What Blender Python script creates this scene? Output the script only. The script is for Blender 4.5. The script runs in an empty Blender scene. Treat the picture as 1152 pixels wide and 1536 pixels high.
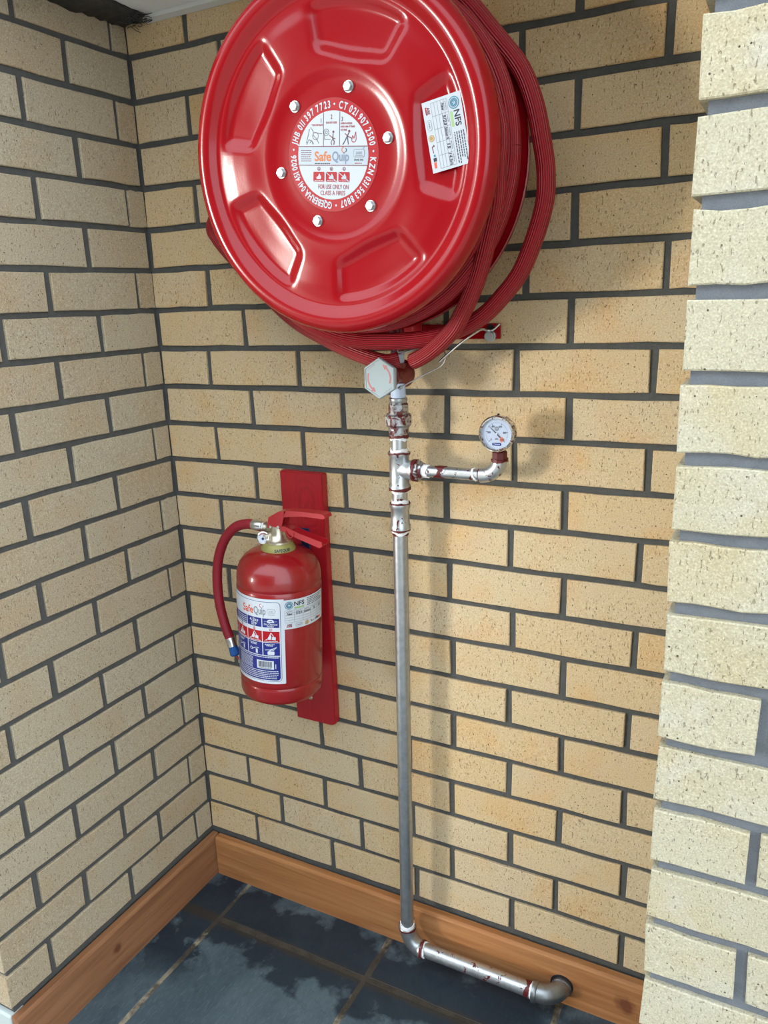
import bpy, bmesh, math, random
from mathutils import Vector, Matrix
random.seed(7)
PI = math.pi
SC = bpy.context.scene
COL = SC.collection

# ------------------------------------------------------------------ camera
cam_d = bpy.data.cameras.new('camera')
cam = bpy.data.objects.new('camera', cam_d)
COL.objects.link(cam)
R3 = Matrix(((0.8873569276, -0.0901763416, 0.4521790690),
             (0.4596727879, 0.2496603402, -0.8522738073),
             (-0.0360362462, 0.9641254805, 0.2629894427)))
cam.matrix_world = Matrix.Translation((1.29273, -1.37566, 1.48905)) @ R3.to_4x4()
cam_d.sensor_fit = 'VERTICAL'
cam_d.sensor_height = 36.0
cam_d.lens = 1168.08 / 1536 * 36.0
cam_d.clip_start = 0.02
SC.camera = cam

# ------------------------------------------------------------------ sky, sun, exposure
w = bpy.data.worlds.new('sky'); SC.world = w
w.use_nodes = True
bg = w.node_tree.nodes['Background']
bg.inputs['Color'].default_value = (0.80, 0.90, 1.0, 1)      # veiled bright sky
bg.inputs['Strength'].default_value = 2.5
sun_d = bpy.data.lights.new('sun', 'SUN')
sun_d.energy = 1.8
sun_d.angle = math.radians(10)
sun_d.color = (1.0, 0.95, 0.86)
sun = bpy.data.objects.new('sun', sun_d); COL.objects.link(sun)
sun.rotation_euler = Vector((0.690, 0.724, -0.010)).to_track_quat('-Z', 'Y').to_euler()
vs = SC.view_settings
vs.view_transform = 'Standard'; vs.look = 'None'; vs.gamma = 1.0; vs.use_curve_mapping = False
vs.exposure = 0.36

# ------------------------------------------------------------------ materials
MATS = {}
def newmat(name):
    m = bpy.data.materials.new(name); m.use_nodes = True
    MATS[name] = m
    nt = m.node_tree
    return m, nt, nt.nodes['Principled BSDF']
def N(nt, t, **kw):
    n = nt.nodes.new(t)
    for k, v in kw.items():
        if k in n.inputs: n.inputs[k].default_value = v
        else: setattr(n, k, v)
    return n
def L(nt, a, b): nt.links.new(a, b)
def lin(r, g, b):
    f = lambda c: ((c/255+0.055)/1.055)**2.4 if c/255 > 0.04045 else c/255/12.92
    return (f(r), f(g), f(b), 1)
def ramp(nt, fac, stops, interp='LINEAR'):
    r = nt.nodes.new('ShaderNodeValToRGB'); r.color_ramp.interpolation = interp
    el = r.color_ramp.elements
    while len(el) < len(stops): el.new(0.5)
    for e, (p, c) in zip(el, stops): e.position = p; e.color = c
    L(nt, fac, r.inputs['Fac']); return r.outputs['Color']
def rampf(nt, fac, a, b):
    m = N(nt, 'ShaderNodeMapRange'); m.clamp = True
    m.inputs['From Min'].default_value = a; m.inputs['From Max'].default_value = b
    L(nt, fac, m.inputs['Value']); return m.outputs['Result']
def noise(nt, vec, scale, detail=2.0, rough=0.5, dist=0.0):
    n = N(nt, 'ShaderNodeTexNoise'); n.inputs['Scale'].default_value = scale
    n.inputs['Detail'].default_value = detail; n.inputs['Roughness'].default_value = rough
    n.inputs['Distortion'].default_value = dist
    if vec is not None: L(nt, vec, n.inputs['Vector'])
    return n.outputs['Fac']
def mixc(nt, fac, a, b, mode='MIX'):
    m = nt.nodes.new('ShaderNodeMix'); m.data_type = 'RGBA'; m.blend_type = mode
    for s, v in ((m.inputs[0], fac), (m.inputs[6], a), (m.inputs[7], b)):
        if hasattr(v, 'is_output'): L(nt, v, s)
        else: s.default_value = v
    return m.outputs[2]
def math_(nt, op, a, b=None):
    m = nt.nodes.new('ShaderNodeMath'); m.operation = op
    for i, v in enumerate((a, b)):
        if v is None: continue
        if hasattr(v, 'is_output'): L(nt, v, m.inputs[i])
        else: m.inputs[i].default_value = v
    return m.outputs[0]
def bump(nt, h, strength, dist, bs):
    b = N(nt, 'ShaderNodeBump'); b.inputs['Strength'].default_value = strength
    b.inputs['Distance'].default_value = dist
    L(nt, h, b.inputs['Height']); L(nt, b.outputs['Normal'], bs.inputs['Normal'])
def pos(nt, scale=None):
    g = nt.nodes.new('ShaderNodeNewGeometry').outputs['Position']
    if scale is None: return g
    m = nt.nodes.new('ShaderNodeMapping'); m.inputs['Scale'].default_value = scale
    L(nt, g, m.inputs['Vector']); return m.outputs['Vector']
def plain(name, col, rough=0.5, metal=0.0, coat=0.0, spec=None):
    m, nt, b = newmat(name)
    b.inputs['Base Color'].default_value = col; b.inputs['Roughness'].default_value = rough
    b.inputs['Metallic'].default_value = metal; b.inputs['Coat Weight'].default_value = coat
    if spec is not None: b.inputs['Specular IOR Level'].default_value = spec
    return m

def brick_mat(name, c1, c2, warm, warm_amt, grey, drag, speck, bd=0.0016):
    m, nt, b = newmat(name)
    P = pos(nt)
    info = nt.nodes.new('ShaderNodeObjectInfo').outputs['Random']
    base = mixc(nt, info, c1, c2)
    off = N(nt, 'ShaderNodeVectorMath'); off.operation = 'MULTIPLY_ADD'
    cmb = nt.nodes.new('ShaderNodeCombineXYZ'); L(nt, info, cmb.inputs[0]); L(nt, info, cmb.inputs[2])
    L(nt, cmb.outputs[0], off.inputs[0]); off.inputs[1].default_value = (7, 7, 7); L(nt, P, off.inputs[2])
    P2 = off.outputs[0]
    big = noise(nt, P2, 9, 2, 0.5)
    base = mixc(nt, math_(nt, 'MULTIPLY', rampf(nt, big, 0.48, 0.72), warm_amt), base, warm)
    big2 = noise(nt, P2, 14, 3, 0.6, 0.4)
    base = mixc(nt, math_(nt, 'MULTIPLY', rampf(nt, big2, 0.52, 0.75), 0.5), base, grey)
    fine = noise(nt, P2, 420, 3, 0.65)
    base = mixc(nt, math_(nt, 'MULTIPLY', rampf(nt, fine, 0.5, 0.72), 0.45), base, (0.86, 0.76, 0.55, 1))
    base = mixc(nt, math_(nt, 'MULTIPLY', rampf(nt, fine, 0.48, 0.28), 0.40), base, (0.30, 0.21, 0.11, 1))
    mp = nt.nodes.new('ShaderNodeMapping'); mp.inputs['Scale'].default_value = (1.0, 1.0, 0.42); L(nt, P2, mp.inputs['Vector'])
    pit = noise(nt, mp.outputs[0], 330, 2, 0.6)
    pitm = rampf(nt, pit, 0.63, 0.69)
    base = mixc(nt, math_(nt, 'MULTIPLY', pitm, speck), base, (0.10, 0.06, 0.03, 1))
    v = N(nt, 'ShaderNodeTexVoronoi'); v.inputs['Scale'].default_value = 88; L(nt, P2, v.inputs['Vector'])
    dm = math_(nt, 'MULTIPLY', math_(nt, 'LESS_THAN', v.outputs['Distance'], 0.105), 0.85)
    sel = nt.nodes.new('ShaderNodeSeparateColor'); L(nt, v.outputs['Color'], sel.inputs[0])
    dm = math_(nt, 'MULTIPLY', dm, math_(nt, 'GREATER_THAN', sel.outputs[0], 0.66))
    base = mixc(nt, dm, base, (0.035, 0.025, 0.02, 1))
    L(nt, base, b.inputs['Base Color'])
    b.inputs['Roughness'].default_value = 0.92; b.inputs['Specular IOR Level'].default_value = 0.18
    drg = noise(nt, mp.outputs[0], 150, 3, 0.6)
    h = math_(nt, 'ADD', math_(nt, 'MULTIPLY', drg, drag), math_(nt, 'MULTIPLY', fine, 0.35))
    h = math_(nt, 'SUBTRACT', h, math_(nt, 'MULTIPLY', pitm, 0.9))
    h = math_(nt, 'SUBTRACT', h, math_(nt, 'MULTIPLY', dm, 1.0))
    bump(nt, h, 0.65, bd, b)
    return m
brick_mat('brick_cream', lin(200, 180, 146), lin(203, 175, 130), lin(206, 158, 96), 0.55, lin(198, 172, 144), 0.5, 0.55)
brick_mat('brick_shaded', lin(174, 163, 139), lin(170, 153, 126), lin(170, 143, 108), 0.45, lin(168, 156, 137), 0.5, 0.5)  # cream brick again, darker and greyer to paint the side wall's shade
brick_mat('brick_lit', lin(180, 172, 144), lin(186, 179, 154), lin(182, 160, 114), 0.5, lin(196, 193, 180), 1.3, 0.5, 0.0026)  # same brick recoloured to carry the whiter light on the pier

def mortar_mat(name, c1, c2):
    m, nt, b = newmat(name); P = pos(nt)
    n1 = noise(nt, P, 60, 4, 0.6); n2 = noise(nt, P, 700, 2, 0.6)
    L(nt, mixc(nt, math_(nt, 'MULTIPLY', math_(nt, 'ADD', n1, n2), 0.5), c1, c2), b.inputs['Base Color'])
    b.inputs['Roughness'].default_value = 0.95; b.inputs['Specular IOR Level'].default_value = 0.15
    bump(nt, math_(nt, 'ADD', n1, math_(nt, 'MULTIPLY', n2, 0.5)), 0.7, 0.002, b)
mortar_mat('mortar', lin(60, 61, 60), lin(104, 104, 100))
mortar_mat('mortar_lit', lin(86, 91, 98), lin(138, 142, 146))  # same mortar, lightened to paint the light on the pier

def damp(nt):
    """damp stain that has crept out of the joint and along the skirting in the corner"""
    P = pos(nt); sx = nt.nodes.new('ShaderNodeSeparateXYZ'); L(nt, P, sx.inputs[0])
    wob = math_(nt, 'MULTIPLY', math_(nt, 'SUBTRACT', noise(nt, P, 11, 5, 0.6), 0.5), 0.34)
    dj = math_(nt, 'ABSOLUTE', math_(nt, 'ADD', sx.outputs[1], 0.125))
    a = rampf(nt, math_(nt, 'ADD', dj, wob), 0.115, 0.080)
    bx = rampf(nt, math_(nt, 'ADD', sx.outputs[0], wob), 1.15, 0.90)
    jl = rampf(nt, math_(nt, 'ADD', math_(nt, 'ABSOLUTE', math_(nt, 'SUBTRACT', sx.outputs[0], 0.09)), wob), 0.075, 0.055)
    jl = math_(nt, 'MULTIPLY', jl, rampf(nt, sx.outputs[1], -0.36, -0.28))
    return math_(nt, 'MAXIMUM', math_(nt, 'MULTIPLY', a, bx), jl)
def slate():
    m, nt, b = newmat('slate'); P = pos(nt)
    info = nt.nodes.new('ShaderNodeObjectInfo').outputs['Random']
    n1 = noise(nt, P, 4.5, 5, 0.6, 0.9); n2 = noise(nt, P, 30, 4, 0.65); n3 = noise(nt, P, 9, 6, 0.7, 1.5)
    c = mixc(nt, info, lin(54, 68, 77), lin(64, 78, 86))
    c = mixc(nt, math_(nt, 'MULTIPLY', rampf(nt, n1, 0.40, 0.66), 0.8), c, lin(86, 100, 107))
    sc = noise(nt, pos(nt, (70, 16, 1)), 3, 4, 0.65, 0.6)
    c = mixc(nt, math_(nt, 'MULTIPLY', rampf(nt, sc, 0.5, 0.78), 0.32), c, lin(116, 130, 135))
    c = mixc(nt, math_(nt, 'MULTIPLY', rampf(nt, n3, 0.54, 0.7), 0.5), c, lin(42, 54, 62))
    c = mixc(nt, math_(nt, 'MULTIPLY', rampf(nt, n2, 0.55, 0.8), 0.4), c, lin(48, 60, 65))
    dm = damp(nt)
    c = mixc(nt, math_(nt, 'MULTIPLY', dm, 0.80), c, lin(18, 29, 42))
    sx = nt.nodes.new('ShaderNodeSeparateXYZ'); L(nt, P, sx.inputs[0])
    jb = rampf(nt, math_(nt, 'ADD', math_(nt, 'ABSOLUTE', math_(nt, 'ADD', sx.outputs[1], 0.153)), math_(nt, 'MULTIPLY', math_(nt, 'SUBTRACT', n2, 0.5), 0.02)), 0.019, 0.010)
    c = mixc(nt, math_(nt, 'MULTIPLY', math_(nt, 'MULTIPLY', jb, dm), 0.75), c, lin(56, 50, 42))
    L(nt, c, b.inputs['Base Color'])
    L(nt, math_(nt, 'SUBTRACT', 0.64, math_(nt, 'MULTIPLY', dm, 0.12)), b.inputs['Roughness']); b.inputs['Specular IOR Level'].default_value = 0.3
    bump(nt, math_(nt, 'ADD', n1, math_(nt, 'MULTIPLY', n2, 0.6)), 0.5, 0.003, b)
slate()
def grout():
    m, nt, b = newmat('grout'); P = pos(nt)
    n1 = noise(nt, P, 26, 4, 0.65); n2 = noise(nt, P, 400, 2, 0.6)
    c = mixc(nt, rampf(nt, n1, 0.38, 0.62), lin(92, 82, 68), lin(164, 154, 132))
    c = mixc(nt, math_(nt, 'MULTIPLY', n2, 0.3), c, lin(70, 64, 54))
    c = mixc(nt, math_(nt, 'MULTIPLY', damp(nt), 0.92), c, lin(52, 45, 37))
    L(nt, c, b.inputs['Base Color']); b.inputs['Roughness'].default_value = 0.92
    bump(nt, math_(nt, 'ADD', n1, n2), 0.6, 0.002, b)
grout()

def wood(name, axis, c1, c2, c3, rough, knot=None, scale=1.0, coat=0.0):
    m, nt, b = newmat(name)
    s = {'x': (1.5, 26, 26), 'y': (26, 1.5, 26), 'z': (26, 26, 1.5)}[axis]
    s = tuple(v*scale for v in s)
    v = pos(nt, s)
    g = noise(nt, v, 2.2, 4, 0.6, 0.6); g2 = noise(nt, pos(nt), 4, 2, 0.5)
    c = mixc(nt, rampf(nt, g, 0.3, 0.72), c1, c2)
    c = mixc(nt, math_(nt, 'MULTIPLY', rampf(nt, g2, 0.45, 0.7), 0.5), c, c3)
    for (kx, ky, kz, kr, kc) in (knot or []):
        d = N(nt, 'ShaderNodeVectorMath'); d.operation = 'SUBTRACT'; L(nt, pos(nt), d.inputs[0]); d.inputs[1].default_value = (kx, ky, kz)
        ln = N(nt, 'ShaderNodeVectorMath'); ln.operation = 'LENGTH'; L(nt, d.outputs[0], ln.inputs[0])
        nn = math_(nt, 'ADD', ln.outputs['Value'], math_(nt, 'MULTIPLY', math_(nt, 'SUBTRACT', noise(nt, pos(nt), 60, 2), 0.5), kr*0.7))
        f = rampf(nt, nn, kr, kr*0.45)
        c = mixc(nt, math_(nt, 'MULTIPLY', f, 0.8), c, kc)
    L(nt, c, b.inputs['Base Color']); b.inputs['Roughness'].default_value = rough
    b.inputs['Coat Weight'].default_value = coat; b.inputs['Coat Roughness'].default_value = 0.3
    bump(nt, g, 0.4, 0.0014, b)
wood('pine_back', 'x', lin(190, 136, 88), lin(146, 94, 54), lin(176, 114, 66), 0.40,
     [(0.607, -0.02, 0.083, 0.010, lin(70, 20, 14)), (1.098, -0.022, 0.056, 0.026, lin(104, 52, 38))])
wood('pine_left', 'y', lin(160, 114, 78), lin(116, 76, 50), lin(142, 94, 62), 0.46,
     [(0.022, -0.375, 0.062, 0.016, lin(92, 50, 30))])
def red_board():
    m, nt, b = newmat('red_board')
    d = N(nt, 'ShaderNodeVectorMath'); d.operation = 'SUBTRACT'; L(nt, pos(nt, (1, 1, 0.55)), d.inputs[0]); d.inputs[1].default_value = (0.388, -0.02, 1.065*0.55)
    ln = N(nt, 'ShaderNodeVectorMath'); ln.operation = 'LENGTH'; L(nt, d.outputs[0], ln.inputs[0])
    wv = math_(nt, 'SINE', math_(nt, 'MULTIPLY', math_(nt, 'ADD', ln.outputs['Value'], math_(nt, 'MULTIPLY', noise(nt, pos(nt), 25, 2), 0.03)), 560))
    fall = rampf(nt, ln.outputs['Value'], 0.055, 0.008)
    g = noise(nt, pos(nt, (60, 60, 3)), 2.5, 3, 0.6)
    h = math_(nt, 'ADD', math_(nt, 'MULTIPLY', math_(nt, 'MULTIPLY', wv, fall), 0.5), g)
    L(nt, mixc(nt, math_(nt, 'MULTIPLY', rampf(nt, h, 0.2, 1.1), 0.7), lin(168, 22, 34), lin(138, 16, 26)), b.inputs['Base Color'])
    b.inputs['Roughness'].default_value = 0.42
    bump(nt, h, 0.5, 0.001, b)
red_board()

def paint(name, c, rough, coat, dirt=None, dust=0.0, spec=0.5):
    m, nt, b = newmat(name); P = pos(nt)
    b.inputs['Specular IOR Level'].default_value = spec
    n1 = noise(nt, P, 14, 3, 0.6)
    col = mixc(nt, math_(nt, 'MULTIPLY', n1, 0.25), c, (c[0]*0.8, c[1]*0.8, c[2]*0.8, 1))
    if dirt:
        n2 = noise(nt, P, 46, 4, 0.7)
        col = mixc(nt, math_(nt, 'MULTIPLY', rampf(nt, n2, 0.55, 0.75), dust), col, dirt)
    L(nt, col, b.inputs['Base Color'])
    L(nt, math_(nt, 'ADD', math_(nt, 'MULTIPLY', n1, 0.08), rough), b.inputs['Roughness'])
    b.inputs['Coat Weight'].default_value = coat; b.inputs['Coat Roughness'].default_value = 0.08
    bump(nt, noise(nt, P, 350, 1), 0.05, 0.0006, b)
paint('reel_red', lin(150, 6, 18), 0.15, 0.15, spec=0.38)
paint('cylinder_red', lin(142, 14, 20), 0.26, 0.4, lin(120, 66, 58), 0.30)
paint('lever_red', lin(166, 18, 30), 0.33, 0.2)
paint('burgundy', lin(112, 10, 18), 0.28, 0.5)
plain('primer_red', lin(92, 22, 22), 0.45)
plain('dark_hole', (0.008, 0.007, 0.007, 1), 0.9)
plain('steel', (0.72, 0.74, 0.74, 1), 0.28, 1.0)
plain('zinc', (0.52, 0.57, 0.57, 1), 0.42, 0.85)
plain('cast_silver', lin(160, 172, 174), 0.55, 0.0, spec=0.25)
plain('nickel_brass', (0.62, 0.57, 0.45, 1), 0.32, 0.95)
plain('olive_ring', lin(150, 146, 84), 0.5, 0.2)
plain('ptfe_tape', (0.86, 0.87, 0.88, 1), 0.55)
plain('sky_tinted_fitting', lin(196, 212, 236), 0.4)  # sky reflection on nipple and inlet pipe painted in as pale blue
plain('blue_plastic', lin(24, 82, 150), 0.4)
plain('navy_plastic', lin(24, 30, 66), 0.4)
plain('black_rubber', (0.012, 0.012, 0.012, 1), 0.6)
plain('dial_white', lin(182, 192, 210), 0.4)
plain('chrome', (0.78, 0.77, 0.75, 1), 0.14, 1.0)
plain('label_white', lin(200, 206, 212), 0.35)
plain('label_dimmed', lin(186, 192, 198), 0.5, spec=0.3)  # label white darkened in colour to counter the sun on the reel
plain('label_silver', lin(160, 172, 182), 0.45, 0.1)
plain('label_red', lin(164, 14, 28), 0.42, spec=0.3)
plain('label_darkred', lin(150, 26, 34), 0.4)
plain('label_navy', lin(24, 34, 118), 0.35)
plain('label_teal', lin(58, 130, 150), 0.4)
plain('label_green', lin(150, 184, 120), 0.4)
plain('label_orange', lin(196, 104, 42), 0.5)
plain('label_redorange', lin(214, 84, 52), 0.4)
plain('label_grey', lin(128, 134, 142), 0.4)
plain('label_ltgrey', lin(112, 126, 146), 0.5)
plain('ink', lin(34, 36, 52), 0.5)
plain('ink_maroon', lin(110, 46, 56), 0.5)
plain('gold', lin(176, 140, 70), 0.4)
plain('rust_orange', lin(204, 120, 96), 0.6)
plain('ceiling_paint', lin(242, 247, 250), 0.8)
plain('sealant', lin(205, 206, 200), 0.7)
plain('plaster', lin(186, 194, 190), 0.85)
plain('blocker_dark', lin(84, 80, 72), 0.9)
plain('paving', lin(170, 165, 155), 0.9)
def felt():
    m, nt, b = newmat('felt'); P = pos(nt)
    n = noise(nt, P, 70, 4, 0.7)
    L(nt, mixc(nt, n, lin(30, 30, 30), lin(84, 80, 74)), b.inputs['Base Color']); b.inputs['Roughness'].default_value = 0.95
    bump(nt, n, 0.8, 0.004, b)
felt()
def galv(name, paint_lo, paint_hi, dull):
    m, nt, b = newmat(name); P = pos(nt)
    n1 = noise(nt, P, 90, 3, 0.6); n2 = noise(nt, P, 75, 3, 0.6, 0.6)
    c = mixc(nt, n1, (0.42*dull, 0.45*dull, 0.47*dull, 1), (0.74*dull, 0.77*dull, 0.79*dull, 1))
    f = rampf(nt, n2, paint_lo, paint_hi)
    c = mixc(nt, f, c, mixc(nt, n1, lin(66, 20, 18), lin(104, 30, 28)))
    L(nt, c, b.inputs['Base Color'])
    L(nt, math_(nt, 'SUBTRACT', 0.92, math_(nt, 'MULTIPLY', f, 0.9)), b.inputs['Metallic'])
    L(nt, math_(nt, 'ADD', 0.28, math_(nt, 'MULTIPLY', n1, 0.18)), b.inputs['Roughness'])
    bump(nt, n1, 0.25, 0.0006, b)
galv('galvanised', 0.84, 0.86, 0.8)
galv('galvanised_spotted', 0.62, 0.64, 0.95)
galv('galvanised_painted', 0.46, 0.56, 0.8)
galv('elbow_dark', 0.72, 0.76, 0.55)
def rusty_chrome():
    m, nt, b = newmat('rusty_chrome'); P = pos(nt)
    n2 = noise(nt, P, 110, 3, 0.6)
    f = rampf(nt, n2, 0.52, 0.60)
    L(nt, mixc(nt, f, (0.75, 0.73, 0.70, 1), lin(92, 52, 34)), b.inputs['Base Color'])
    L(nt, math_(nt, 'SUBTRACT', 1.0, math_(nt, 'MULTIPLY', f, 0.9)), b.inputs['Metallic'])
    L(nt, math_(nt, 'ADD', 0.16, math_(nt, 'MULTIPLY', f, 0.5)), b.inputs['Roughness'])
rusty_chrome()
def hose_mat(name, c1, c2, ribs, depth, rough):
    m, nt, b = newmat(name)
    uv = nt.nodes.new('ShaderNodeUVMap'); uv.uv_map = 'UVMap'
    sx = nt.nodes.new('ShaderNodeSeparateXYZ'); L(nt, uv.outputs['UV'], sx.inputs[0])
    s = math_(nt, 'SINE', math_(nt, 'MULTIPLY', sx.outputs[0], 2*PI*ribs))
    n = noise(nt, pos(nt), 40, 3, 0.6)
    c = mixc(nt, math_(nt, 'MULTIPLY', n, 0.6), c1, c2)
    L(nt, mixc(nt, rampf(nt, s, -0.2, -1.0), c, (c2[0]*0.42, c2[1]*0.42, c2[2]*0.42, 1)), b.inputs['Base Color'])
    b.inputs['Roughness'].default_value = rough
    bump(nt, s, 0.6, depth, b)
hose_mat('ribbed_hose', lin(172, 22, 34), lin(148, 16, 28), 24, 0.0010, 0.45)
hose_mat('smooth_hose', lin(158, 22, 42), lin(132, 16, 34), 30, 0.0001, 0.5)

# ------------------------------------------------------------------ object helpers
def link(name, bm, mats, parent=None, smooth=False, origin=None, angle=None):
    me = bpy.data.meshes.new(name)
    bmesh.ops.recalc_face_normals(bm, faces=bm.faces[:])
    if parent is not None and origin is None: origin = parent.get('_o')
    if origin is not None:
        bmesh.ops.translate(bm, verts=bm.verts[:], vec=-Vector(origin))
    bm.to_mesh(me); bm.free()
    for m in (mats if isinstance(mats, (list, tuple)) else [mats]): me.materials.append(MATS[m])
    if smooth:
        for p in me.polygons: p.use_smooth = True
        if angle is not None and hasattr(me, 'set_sharp_from_angle'): me.set_sharp_from_angle(angle=math.radians(angle))
    o = bpy.data.objects.new(name, me); COL.objects.link(o)
    if parent is not None:
        o.parent = parent
        if origin is not None: o['_o'] = list(origin)
    elif origin is not None:
        o.location = origin; o['_o'] = list(origin)
    return o
def thing(name, label, cat, loc, group=None):
    o = bpy.data.objects.new(name, None); COL.objects.link(o)
    o.empty_display_size = 0.05; o.location = loc
    o['label'] = label; o['category'] = cat; o['_o'] = list(loc)
    if group: o['group'] = group
    return o
def struct(o, label, cat):
    o['kind'] = 'structure'; o['label'] = label; o['category'] = cat
    return o
def add_box(bm, lo, hi, bev=0.0, seg=2, mi=0):
    r = bmesh.ops.create_cube(bm, size=1.0)
    vs_ = r['verts']
    for v in vs_:
        v.co = Vector([lo[i] + (v.co[i]+0.5)*(hi[i]-lo[i]) for i in range(3)])
    fs = list({f for v in vs_ for f in v.link_faces})
    if bev > 0:
        es = list({e for v in vs_ for e in v.link_edges})
        rr = bmesh.ops.bevel(bm, geom=es, offset=bev, segments=seg, affect='EDGES', profile=0.5)
        fs = [f for f in rr['faces']]
    for f in fs: f.material_index = mi
    return vs_
def frame_from(axis):
    z = Vector(axis).normalized()
    x = Vector((0, 0, 1)).cross(z)
    if x.length < 1e-4: x = Vector((1, 0, 0))
    x.normalize(); y = z.cross(x)
    return x, y, z
def add_lathe(bm, prof, origin, axis, n=32, cap=True, mi=0, nfun=None, hexa=False):
    """prof = [(r, h)], revolved about axis through origin."""
    x, y, z = frame_from(axis); o = Vector(origin)
    rings = []
    for r, h in prof:
        if r < 1e-6:
            rings.append([bm.verts.new(o + z*h)])
        else:
            rings.append([bm.verts.new(o + z*h + (x*math.cos(2*PI*i/n) + y*math.sin(2*PI*i/n))*r) for i in range(n)])
    for a, b in zip(rings, rings[1:]):
        for i in range(n):
            j = (i+1) % n
            if len(a) == 1 and len(b) == 1: continue
            if len(a) == 1: f = bm.faces.new((a[0], b[i], b[j]))
            elif len(b) == 1: f = bm.faces.new((a[i], a[j], b[0]))
            else: f = bm.faces.new((a[i], a[j], b[j], b[i]))
            f.material_index = mi
    if cap:
        for r in (rings[0], rings[-1]):
            if len(r) > 2: bm.faces.new(r).material_index = mi
def catmull(pts, sub=8, closed=False):
    P = [Vector(p) for p in pts]; out = []
    n = len(P)
    for i in range(n if closed else n-1):
        if closed: p0, p1, p2, p3 = P[(i-1) % n], P[i], P[(i+1) % n], P[(i+2) % n]
        else: p0, p1, p2, p3 = P[max(i-1, 0)], P[i], P[i+1], P[min(i+2, n-1)]
        for k in range(sub):
            t = k/sub
            out.append(0.5*((2*p1) + (p2-p0)*t + (2*p0-5*p1+4*p2-p3)*t*t + (3*p1-p0-3*p2+p3)*t**3))
    if not closed: out.append(P[-1])
    return out
def add_tube(bm, pts, r, n=16, cap=True, mi=0, radii=None):
    uvl = bm.loops.layers.uv.get('UVMap') or bm.loops.layers.uv.new('UVMap')
    pts = [Vector(p) for p in pts]; m = len(pts)
    T = [(pts[min(i+1, m-1)] - pts[max(i-1, 0)]).normalized() for i in range(m)]
    x, y, z = frame_from(T[0])
    rings = []; ln = 0; lens = []
    for i in range(m):
        if i: ln += (pts[i]-pts[i-1]).length
        lens.append(ln)
        x = (x - T[i]*x.dot(T[i])).normalized(); y = T[i].cross(x)
        rr = radii[i] if radii else r
        rings.append([bm.verts.new(pts[i] + (x*math.cos(2*PI*k/n) + y*math.sin(2*PI*k/n))*rr) for k in range(n)])
    for i in range(m-1):
        for k in range(n):
            kk = (k+1) % n
            f = bm.faces.new((rings[i][k], rings[i][kk], rings[i+1][kk], rings[i+1][k])); f.material_index = mi
            us = (k/n, (k+1)/n, (k+1)/n, k/n); vv = (lens[i], lens[i], lens[i+1], lens[i+1])
            for lp, u_, v_ in zip(f.loops, us, vv): lp[uvl].uv = (u_, v_)
    if cap:
        for rg in (rings[0], rings[-1]): bm.faces.new(rg).material_index = mi
def add_prism(bm, poly, origin, ex, ey, ez, h, mi=0):
    """polygon (list of 2D) in plane ex, ey extruded along ez by h"""
    o = Vector(origin); ex, ey, ez = Vector(ex), Vector(ey), Vector(ez)
    a = [bm.verts.new(o + ex*p[0] + ey*p[1]) for p in poly]
    b = [bm.verts.new(o + ex*p[0] + ey*p[1] + ez*h) for p in poly]
    fs = [bm.faces.new(a), bm.faces.new(b[::-1])]
    for i in range(len(poly)):
        j = (i+1) % len(poly)
        fs.append(bm.faces.new((a[i], b[i], b[j], a[j])))
    for f in fs: f.material_index = mi
    return fs

def add_slab(bm, u0, u1, v0, v1, to3, depth, jit=0.0012, bev=0.0016, proud=0.0, nl=4, ns=1, tilt=0.0):
    """a brick or tile: irregular front outline, small chamfer, sides going back by depth. to3(u,v,d) -> 3D, d>0 outwards"""
    pu = [u0 + (u1-u0)*i/nl for i in range(nl)]; pv = [v0 + (v1-v0)*i/ns for i in range(ns)]
    out = [(a, v0) for a in pu] + [(u1, b) for b in pv] + [(u0+u1-a, v1) for a in pu] + [(u0, v0+v1-b) for b in pv]
    R_ = random.uniform
    out = [(a + R_(-jit, jit), b + R_(-jit, jit)) for a, b in out]
    cu, cv = (u0+u1)/2, (v0+v1)/2
    t1, t2 = R_(-tilt, tilt), R_(-tilt, tilt)
    d = lambda a, b: proud + t1*(a-cu)/max(u1-u0, 1e-6) + t2*(b-cv)/max(v1-v0, 1e-6)
    inn = [(a - math.copysign(min(bev, abs(a-cu)), a-cu), b - math.copysign(min(bev, abs(b-cv)), b-cv)) for a, b in out]
    A = [bm.verts.new(to3(a, b, d(a, b))) for a, b in inn]
    B = [bm.verts.new(to3(a, b, d(a, b)-bev*0.8)) for a, b in out]
    C = [bm.verts.new(to3(a, b, -depth)) for a, b in out]
    bm.faces.new(A)
    n = len(A)
    for i in range(n):
        j = (i+1) % n
        bm.faces.new((A[i], B[i], B[j], A[j])); bm.faces.new((B[i], C[i], C[j], B[j]))
    bm.faces.new(C)

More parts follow.
